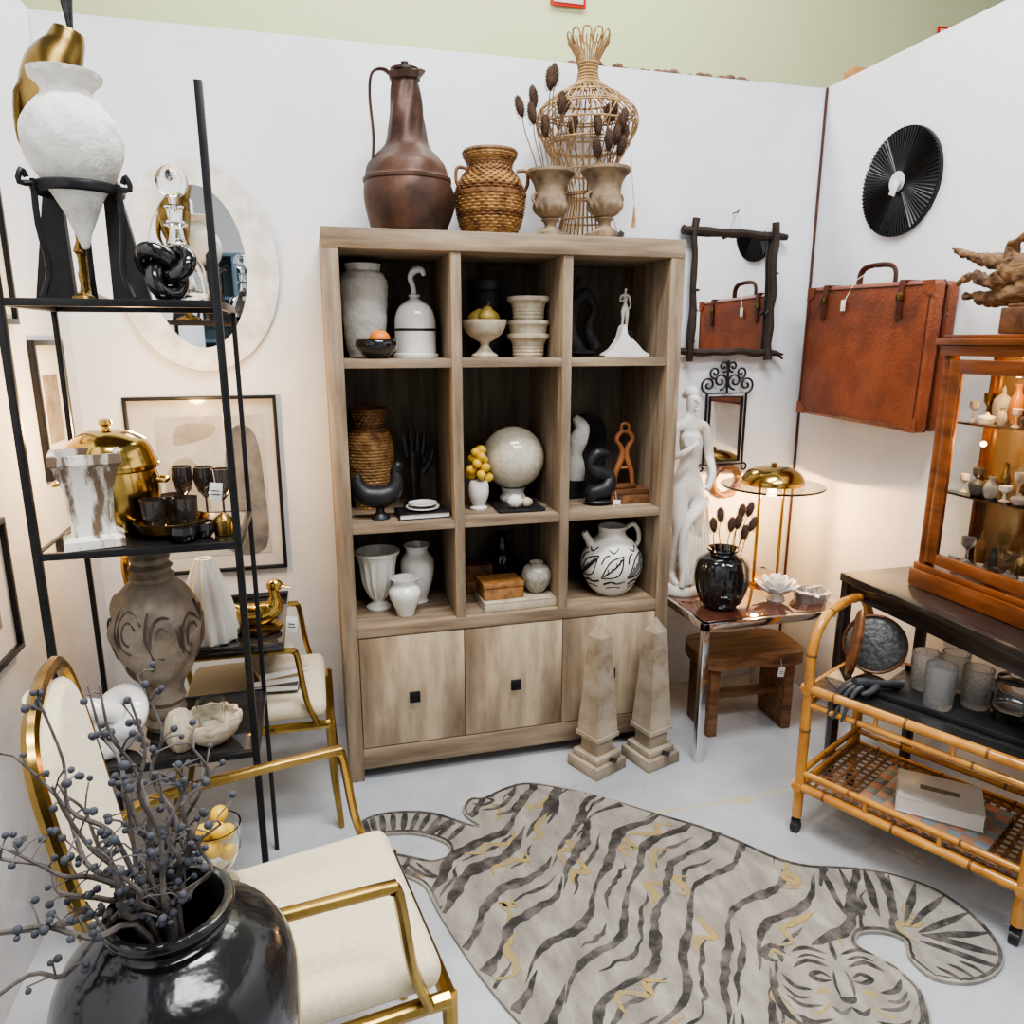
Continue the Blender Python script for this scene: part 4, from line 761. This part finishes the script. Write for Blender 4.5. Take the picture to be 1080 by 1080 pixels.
for r,z in L: vs+=[(-r,-r,z),(r,-r,z),(r,r,z),(-r,r,z)]
for k in range(len(L)-1):
    for i in range(4): fs.append((k*4+i,k*4+(i+1)%4,k*4+4+(i+1)%4,k*4+4+i))
fs.append((0,1,2,3));q=(len(L)-1)*4;fs.append((q,q+1,q+2,q+3));g.add(vs,fs);obj(g,'body',DIST,t,ang=25)
solo(G().lathe([(0,0),(.05,0),(.075,.012),(.086,.035),(.082,.036),(.07,.016),(0,.008)],40),'brass_dish','shallow brass dish holding smoked glasses','dish',BRASSD,(.42,-.93,S2))
SMG=mat('smoke_tumbler',(.16,.13,.11),(.10,.08,.07),6,.05,trans=.75,coat=.6)
for i,(x,y) in enumerate(((-.035,-.02),(.035,-.01),(0,.035))): solo(G().lathe([(0,0),(.02,0),(.026,.03),(.028,.075),(.026,.075),(.023,.03),(0,.008)],24),'smoked_glass','small smoked glass tumbler in brass dish','glass',SMG,(.42+x,-.93+y,S2+.013),group='smoked glasses on etagere')
for i,(x,y) in enumerate(((.485,-.82),(.43,-.80),(.53,-.86))): solo(G().lathe([(0,0),(.024,0),(.003,.008),(.003,.06),(.02,.08),(.027,.11),(.024,.14),(.022,.14),(.024,.11),(.0,.07)],24),'stemmed_glass','smoky stemmed wine glass on etagere','glass',SMG,(x,y,S2),group='stemmed glasses on etagere')
for x,y in((.495,-.985),(.46,-1.02)): 
    t=thing('trinket_bowl','small black bowl piled with dark trinkets','bowl',(x,y,S2));obj(G().lathe([(0,0),(.018,0),(.03,.02),(.027,.035),(0,.03)],24,fn=lambda a,z,k:.0015*sin(7*a)),'bowl',BLKG,t)
t=thing('brass_box','small brass round box with white tag','box',(.54,-.975,S2));obj(G().lathe([(0,0),(.022,0),(.024,.03),(.02,.04),(.006,.05),(0,.056)],28),'box',BRASSD,t);tag(t,(-.01,-.025,.16))
t=thing('stoneware_jar','large rounded mottled taupe carved stoneware jar','jar',(.345,-.86,S3))
JP=[(.055,.13),(.085,.18),(.106,.25),(.108,.30),(.088,.36),(.058,.395)]
g=G().lathe([(0,0),(.05,0),(.055,.015),(.045,.03),(.05,.045),(.044,.065),(.052,.08),(.046,.10),(.052,.12)]+sp2(JP,6)+[(.048,.40),(.054,.412),(.044,.422),(.052,.435),(.042,.445),(.048,.46),(.040,.475),(.046,.49),(0,.49)],60,fn=lambda a,z,k:(.004*sin(5*a+sin(z*30)*2)+.003*sin(8*a-z*50)) if .14<z<.37 else 0)
wrap=wrapper(g,JP,.0)
rj=random.Random(4)
for c in(-2.7,-2.0,-1.25,-.55,.1):
    zc=.275+rj.uniform(-.02,.02)
    for sc in(1,.55): wrap([(c+.30*sc*cos(q*.7+.4)*(1+rj.uniform(-.1,.1)),zc+.055*sc*sin(q*.7+.4)) for q in range(7)],.003,1,3)
for c in(-2.35,-1.6,-.9,-.2): wrap([(c,.19),(c+.08,.225),(c-.03,.28),(c+.05,.345)],.0035,1,4)
obj(g,'body',[GREYC,mat('carved_groove',(.12,.098,.075),(.06,.048,.038),20,.8)],t)
t=thing('white_knot','glossy white ceramic knot sculpture','sculpture',(.245,-.985,S3+.092));obj(knot(.058,.025),'knot',WHITEG,t)
AG=mat('shell_bowl_glaze',(.70,.62,.48),(.36,.28,.19),12,.4,bump=.4,stretch=(1,1,6))
solo(G().lathe([(0,0),(.035,0)]+sp2([(.04,.004),(.065,.03),(.072,.055),(.070,.068)],4)+[(.062,.068),(.06,.05),(0,.02)],64,fn=lambda a,z,k:.004*sin(12*a)*(z*18)),'shell_bowl','ribbed cream and brown shell-shaped bowl','bowl',AG,(.468,-.975,S3))
solo(G().lathe([(0,0),(.03,0),(.034,.085),(.032,.085),(.028,.006),(0,.006)],28),'glass_tumbler','clear glass tumbler standing in shell bowl','glass',GLASS,(.470,-.97,S3+.022))
solo(G().lathe([(0,0),(.02,0),(.03,.02),(.04,.05),(.03,.085),(.02,.10),(.0,.10)],30,fn=lambda a,z,k:.002*sin(9*a)),'pale_shell','small pale upright shell beside bowl','shell',CREAMC,(.40,-1.0,S3))
# ---------------------------------------------------------------- chairs
def chair(loc,rz,lab,s=1):
    t=thing('brass_armchair',lab,'chair',(loc[0],loc[1],0),rz,group='brass armchairs');t.scale=(s,)*3
    w,d,wb=.20,.235,.182
    M=G().box((0,0,.445),(d*2-.006,w*2+.026,.066),.0295)
    for v in M.v:
        v.y*=1-(.5-v.x/(2*d))*.10
        ex=abs(v.x)/d;ey=abs(v.y)/w
        if ex>.75 and ey>.75: v.x*=.975;v.y*=.97
        if v.z>.455: v.z+=.010*(1-min(1,ex)**2)*(1-min(1,ey)**2)
    obj(M,'seat',CREAM,t)
    g=G()
    for s_ in(-1,1): g.tube([(-d,s_*wb,.39),(d,s_*w,.39)],.015,8)
    g.tube([(-d,-wb,.39),(-d,wb,.39)],.015,8);g.tube([(d,-w,.39),(d,w,.39)],.015,8)
    obj(g,'seat_frame',BRASSC,t)
    for s_ in(-1,1):
        y=s_*w;yb=s_*wb
        obj(G().tube([(d,y,.40),(d+.004,y,.2),(d+.018,y,.0)],[.015,.013,.010],8),'leg',BRASSC,t)
        obj(G().tube([(-d,yb,.40),(-d-.01,yb,.2),(-d-.05,yb,.0)],[.015,.013,.010],8),'leg',BRASSC,t)
        yy=y*1.10
        obj(G().tube([(-d-.042,yb,.645),(-d+.04,s_*(wb+.020),.664),(d-.12,yy,.668),(d-.10,yy,.662),(d-.088,yy,.645),(d-.07,yy,.50),(d-.04,yy*.95,.40)],.013,8,n=3,flat=.75),'armrest',BRASSC,t)
    def bx(z): return -d-.012-(z-.4)*.14
    g=G();pts=[(-d,-wb,.39)]+[(bx(z),-wb*k,z) for z,k in((.6,1),(.84,1),(.95,.93),(.995,.70),(1.01,.3))];pts+= [(bx(1.013),0,1.013)]+[(p[0],-p[1],p[2]) for p in pts[::-1]]
    g.tube(pts,.0118,8,n=4);g.tube([(bx(.5),-wb,.50),(bx(.5),wb,.50)],.009,8);obj(g,'back_frame',BRASSC,t)
    N=10;vs=[];fs=[];rows=18
    for i in range(rows+1):
        q=i/rows;z=.515+q*.482;x=bx(z);hw=(wb-.010)*(1 if q<.78 else max(0.0,1-((q-.78)/.225)**2.4)**.5)
        for side in(0,1):
            for j in range(N+1):
                u=-1+2*j/N;b=(1-u*u)**.5*.024 if abs(u)<1 else 0;vs.append((x+(b+.004 if side==0 else -b-.004),u*hw,z))
    for i in range(rows):
        for side in(0,1):
            for j in range(N):
                a=i*2*(N+1)+side*(N+1)+j;fs.append((a,a+1,a+1+2*(N+1),a+2*(N+1)))
        for j in(0,N):
            a=i*2*(N+1)+j;b=a+N+1;fs.append((a,b,b+2*(N+1),a+2*(N+1)))
    for i in(0,rows):
        for j in range(N):
            a=i*2*(N+1)+j;fs.append((a,a+1,a+1+N+1,a+N+1))
    obj(G().add(vs,fs),'backrest',CREAM,t,ang=60)
    return t
chair((.672,-1.578),.16,'brass-framed armchair with cream seat beside black urn')
chair((.535,-.468),0,'brass-framed cream armchair holding tray, against wall',.94)
solo(G().b2(-.16,.16,-.235,.235,0,.012,.003).b2(-.16,.16,-.235,-.23,.012,.026,.001).b2(-.16,.16,.23,.235,.012,.026,.001),'glass_tray','dark tray laid across chair arms','tray',SMOKE,(.48,-.468,.643))
TR=.656
solo(G().lathe([(0,0),(.066,0)]+sp2([(.076,.008),(.074,.05),(.064,.11),(.050,.17),(.034,.22),(.022,.25)],10)+[(.014,.25),(.010,.2),(0,.1)],96,fn=lambda a,z,k:.008*sin(12*a+z*8)*(1-z*2.6) if z>.005 and k<55 else 0),'fluted_white_vase','white matte pleated cone-shaped vase','vase',WHITE,(.43,-.595,TR))
t=thing('brass_duck','brass duck figurine on shallow brass dish','figurine',(.565,-.575,TR),-.1);t.scale=(1.15,)*3
obj(G().lathe([(0,0),(.05,0),(.062,.015),(.062,.022),(.045,.026),(0,.026)],36,sy=.7),'dish',BRASSD,t)
obj(G().tube([(-.085,0,.088),(-.06,0,.066),(-.03,0,.052),(.01,0,.052),(.04,0,.068),(.045,0,.095),(.043,0,.118)],[.003,.018,.030,.032,.024,.014,.013],16,n=5),'body',BRASS,t);obj(G().ell((.047,0,.128),(.021,.016,.017)).tube([(.062,0,.126),(.088,0,.120)],[.009,.005],8,flat=.5),'head',BRASS,t)
tag(t,(.085,-.03,.08))
BRB=mat('brownbook',(.25,.15,.08),None,9,.6)
for k,(dz,c,lab) in enumerate(((0,DGREY,'dark hardcover book stacked on chair seat'),(.024,BRB,'brown hardcover book stacked on chair seat'),(.048,CREAMC,'pale hardcover book on top of stack'))):
    t=thing('hardcover_book',lab,'book',(.60,-.49,.459+dz),.2*k-.1,group='books on the far chair seat');obj(G().b2(-.075,.075,-.1,.1,0,.003,.001).b2(-.075,.075,-.1,.1,.02,.023,.001).b2(-.075,-.072,-.1,.1,0,.023,.001),'cover',c,t);obj(G().b2(-.072,.073,-.098,.098,.003,.02,0),'pages',PAPERW,t)
t=thing('glass_goblet','clear glass goblet filled with lemons','goblet',(.535,-1.46,.486));obj(G().lathe([(0,0),(.035,0),(.034,.005),(.006,.012),(.006,.03),(.03,.045),(.046,.08),(.048,.13),(.045,.13),(.043,.08),(.026,.05),(0,.04)],32),'bowl',GLASS,t)
for i in range(7): 
    a=i*2.3;solo(G().ell((0,0,0),(.019,.016,.016),14,10,rot=Matrix.Rotation(a,3,'Z')),'lemon','small yellow lemon in glass goblet','lemon',LEMON,(.535+.02*cos(a),-1.46+.02*sin(a),.486+.068+.012*i),group='lemons in the goblet')
for y0,y1,z0,z1,lab in((-.42,-.16,1.12,1.52,'small white-matted framed print on side wall'),(-1.12,-.79,.76,1.10,'dark framed print hanging low on side wall'),(-.80,-.50,1.56,2.16,'tall black framed picture on side wall')):
    t=thing('framed_print',lab,'picture',(.001,(y0+y1)/2,z0));hh=z1-z0;q=(y1-y0)/2
    for zz in(0,hh-.015): obj(G().b2(0,.018,-q,q,zz,zz+.015,.001),'frame_bar',BLKM,t)
    for yy in(-q,q-.015): obj(G().b2(0,.018,yy,yy+.015,.015,hh-.015,.001),'frame_bar',BLKM,t)
    obj(G().b2(0,.006,-q+.015,q-.015,.015,hh-.015,0),'mat_board',PAPERW,t);obj(G().b2(.006,.007,-q*.5,q*.5,hh*.25,hh*.75,0),'print',GREYC,t)
# ---------------------------------------------------------------- near urn with berry branches
UX,UY,UZ=.596,-2.10,.65
solo(G().lathe([(0,0),(.12,0),(.12,.02),(.07,.04),(.06,.55),(.10,.61),(.12,.63),(.12,UZ-.002),(0,UZ-.002)],36),'pedestal','black turned wooden pedestal under urn','pedestal',BLKS,(UX,UY,0))
t=thing('black_urn','large glossy black ceramic urn with rolled rim','urn',(UX,UY,UZ))
obj(G().lathe([(0,0)]+sp2([(.075,0),(.095,.05),(.113,.12),(.119,.18),(.117,.225),(.102,.26),(.072,.284),(.056,.292)],6)+sp2([(.053,.296),(.056,.303),(.062,.308),(.060,.315),(.052,.315)],3)+[(.044,.30),(.05,.28),(.1,.2),(.08,.04),(0,.02)],64),'body',BLKU,t)
rb=random.Random(11)
bg=obj(G().ell((0,0,0),1,10,7),'berry',BERRY);BM=bg.data;bpy.data.objects.remove(bg)
tips=[(-.11,.02,.25),(-.05,.05,.27),(.02,-.02,.20),(-.07,-.03,.20),(.04,.03,.19),(-.02,.1,.23),(-.17,-.05,.09),(-.21,.0,.03),(-.15,.08,.17),(.03,.07,.13),(-.07,.12,.22),(-.19,-.08,-.02),(-.01,.0,.26),(-.10,.06,.13),(.055,-.02,.10),(-.03,-.05,.13),(-.13,-.02,.15),(-.2,.06,.08),(-.02,-.01,.16),(.0,.05,.09)]
for tx_,ty_,tz_ in tips:
    t=thing('berry_branch','dried grey-brown branch with dusky berries in urn','branch',(UX,UY,UZ+.06),group='berry branches in the urn')
    base=Vector((rb.uniform(-.02,.02),rb.uniform(-.02,.02),0));neck=Vector((tx_*.14+rb.uniform(-.012,.012),ty_*.14+rb.uniform(-.02,.01),.24));tip=Vector((tx_,ty_,.24+tz_*.92))
    pts=[base,neck]
    for k in range(1,6): pts.append(neck.lerp(tip,k/5)+Vector((rb.uniform(-.012,.012),rb.uniform(-.012,.012),rb.uniform(-.008,.012))))
    P=sp(pts,4);g=G();g.tube(P,[.0040-.0028*i/(len(P)-1) for i in range(len(P))],6)
    for k in range(12):
        i=rb.randrange(5,len(P));p=P[i];d=Vector((rb.uniform(-1,1),rb.uniform(-1,1),rb.uniform(-.2,1))).normalized()*rb.uniform(.012,.036)
        g.tube([p,p+d*.5+Vector((0,0,.003)),p+d],.0010,4)
        for q in range(rb.choice((1,1,2))):
            c=p+d+Vector((rb.uniform(-.005,.005),rb.uniform(-.005,.005),rb.uniform(-.005,.005)));r=rb.uniform(.0028,.0043)
            o=bpy.data.objects.new('berry',BM);COL.objects.link(o);o.parent=t;o.location=c;o.scale=(r,r,r)
    obj(g,'twig',BARK,t)
# ---------------------------------------------------------------- store behind (seen in mirrors)
t=thing('store_shelving','steel blue store shelving unit','shelf',(-.3,-5.2,0))
for x in(-1.2,-.4,.4,1.2): obj(G().b2(x-.02,x+.02,-.2,.2,0,2.3,.002),'upright',BLUE,t)
for z in(.1,.6,1.1,1.5,1.9,2.3): obj(G().b2(-1.2,1.2,-.2,.2,z,z+.03,.002),'shelf_board',BLUE,t)
obj(G().b2(-1.2,1.2,-.23,-.2,0,2.3,0),'back_panel',BLUE,t)
# ---------------------------------------------------------------- lights
def area(loc,size,power,col=(1,1,1),rot=(0,0,0),sy=None):
    l=bpy.data.lights.new('ceiling_light','AREA');l.energy=power;l.color=col;l.size=size
    if sy:l.shape='RECTANGLE';l.size_y=sy
    o=bpy.data.objects.new('ceiling_light',l);o.location=loc;o.rotation_euler=rot;COL.objects.link(o)
def pt(loc,power,col,r=.03,nm='lamp_light'):
    l=bpy.data.lights.new(nm,'POINT');l.energy=power;l.color=col;l.shadow_soft_size=r;o=bpy.data.objects.new(nm,l);o.location=loc;COL.objects.link(o)
area((1.3,-1.7,4.2),1.6,128,(.965,.98,1),sy=.5);area((1.8,-3.4,4.3),2.2,118,(.965,.98,1),sy=.8);area((1.5,.75,4.6),4,115,(1,1,.95),sy=.6)
pt((2.53,-.25,TT+.365),17,(1,.58,.22),.018);pt((.30,-.50,1.30),15,(1,.62,.27),.035);pt((2.61,-1.20,.771+.66),4.2,(1,.60,.25),.010);pt((2.61,-1.12,.771+.46),2.2,(1,.60,.25),.008)
w=bpy.data.worlds.new('store_air');SC.world=w;w.use_nodes=True;bgn=w.node_tree.nodes['Background'];bgn.inputs[0].default_value=(.92,.96,1,1);bgn.inputs[1].default_value=.28
# ---------------------------------------------------------------- camera
cd=bpy.data.cameras.new('camera');cd.sensor_width=36;cd.lens=36*778.38/1080;cd.clip_start=.05
co=bpy.data.objects.new('camera',cd);COL.objects.link(co);y,p=.2593,-.2277
fw=Vector((sin(y)*cos(p),cos(y)*cos(p),sin(p)));co.location=(.7671,-2.8039,1.5178);co.rotation_euler=fw.to_track_quat('-Z','Y').to_euler();SC.camera=co
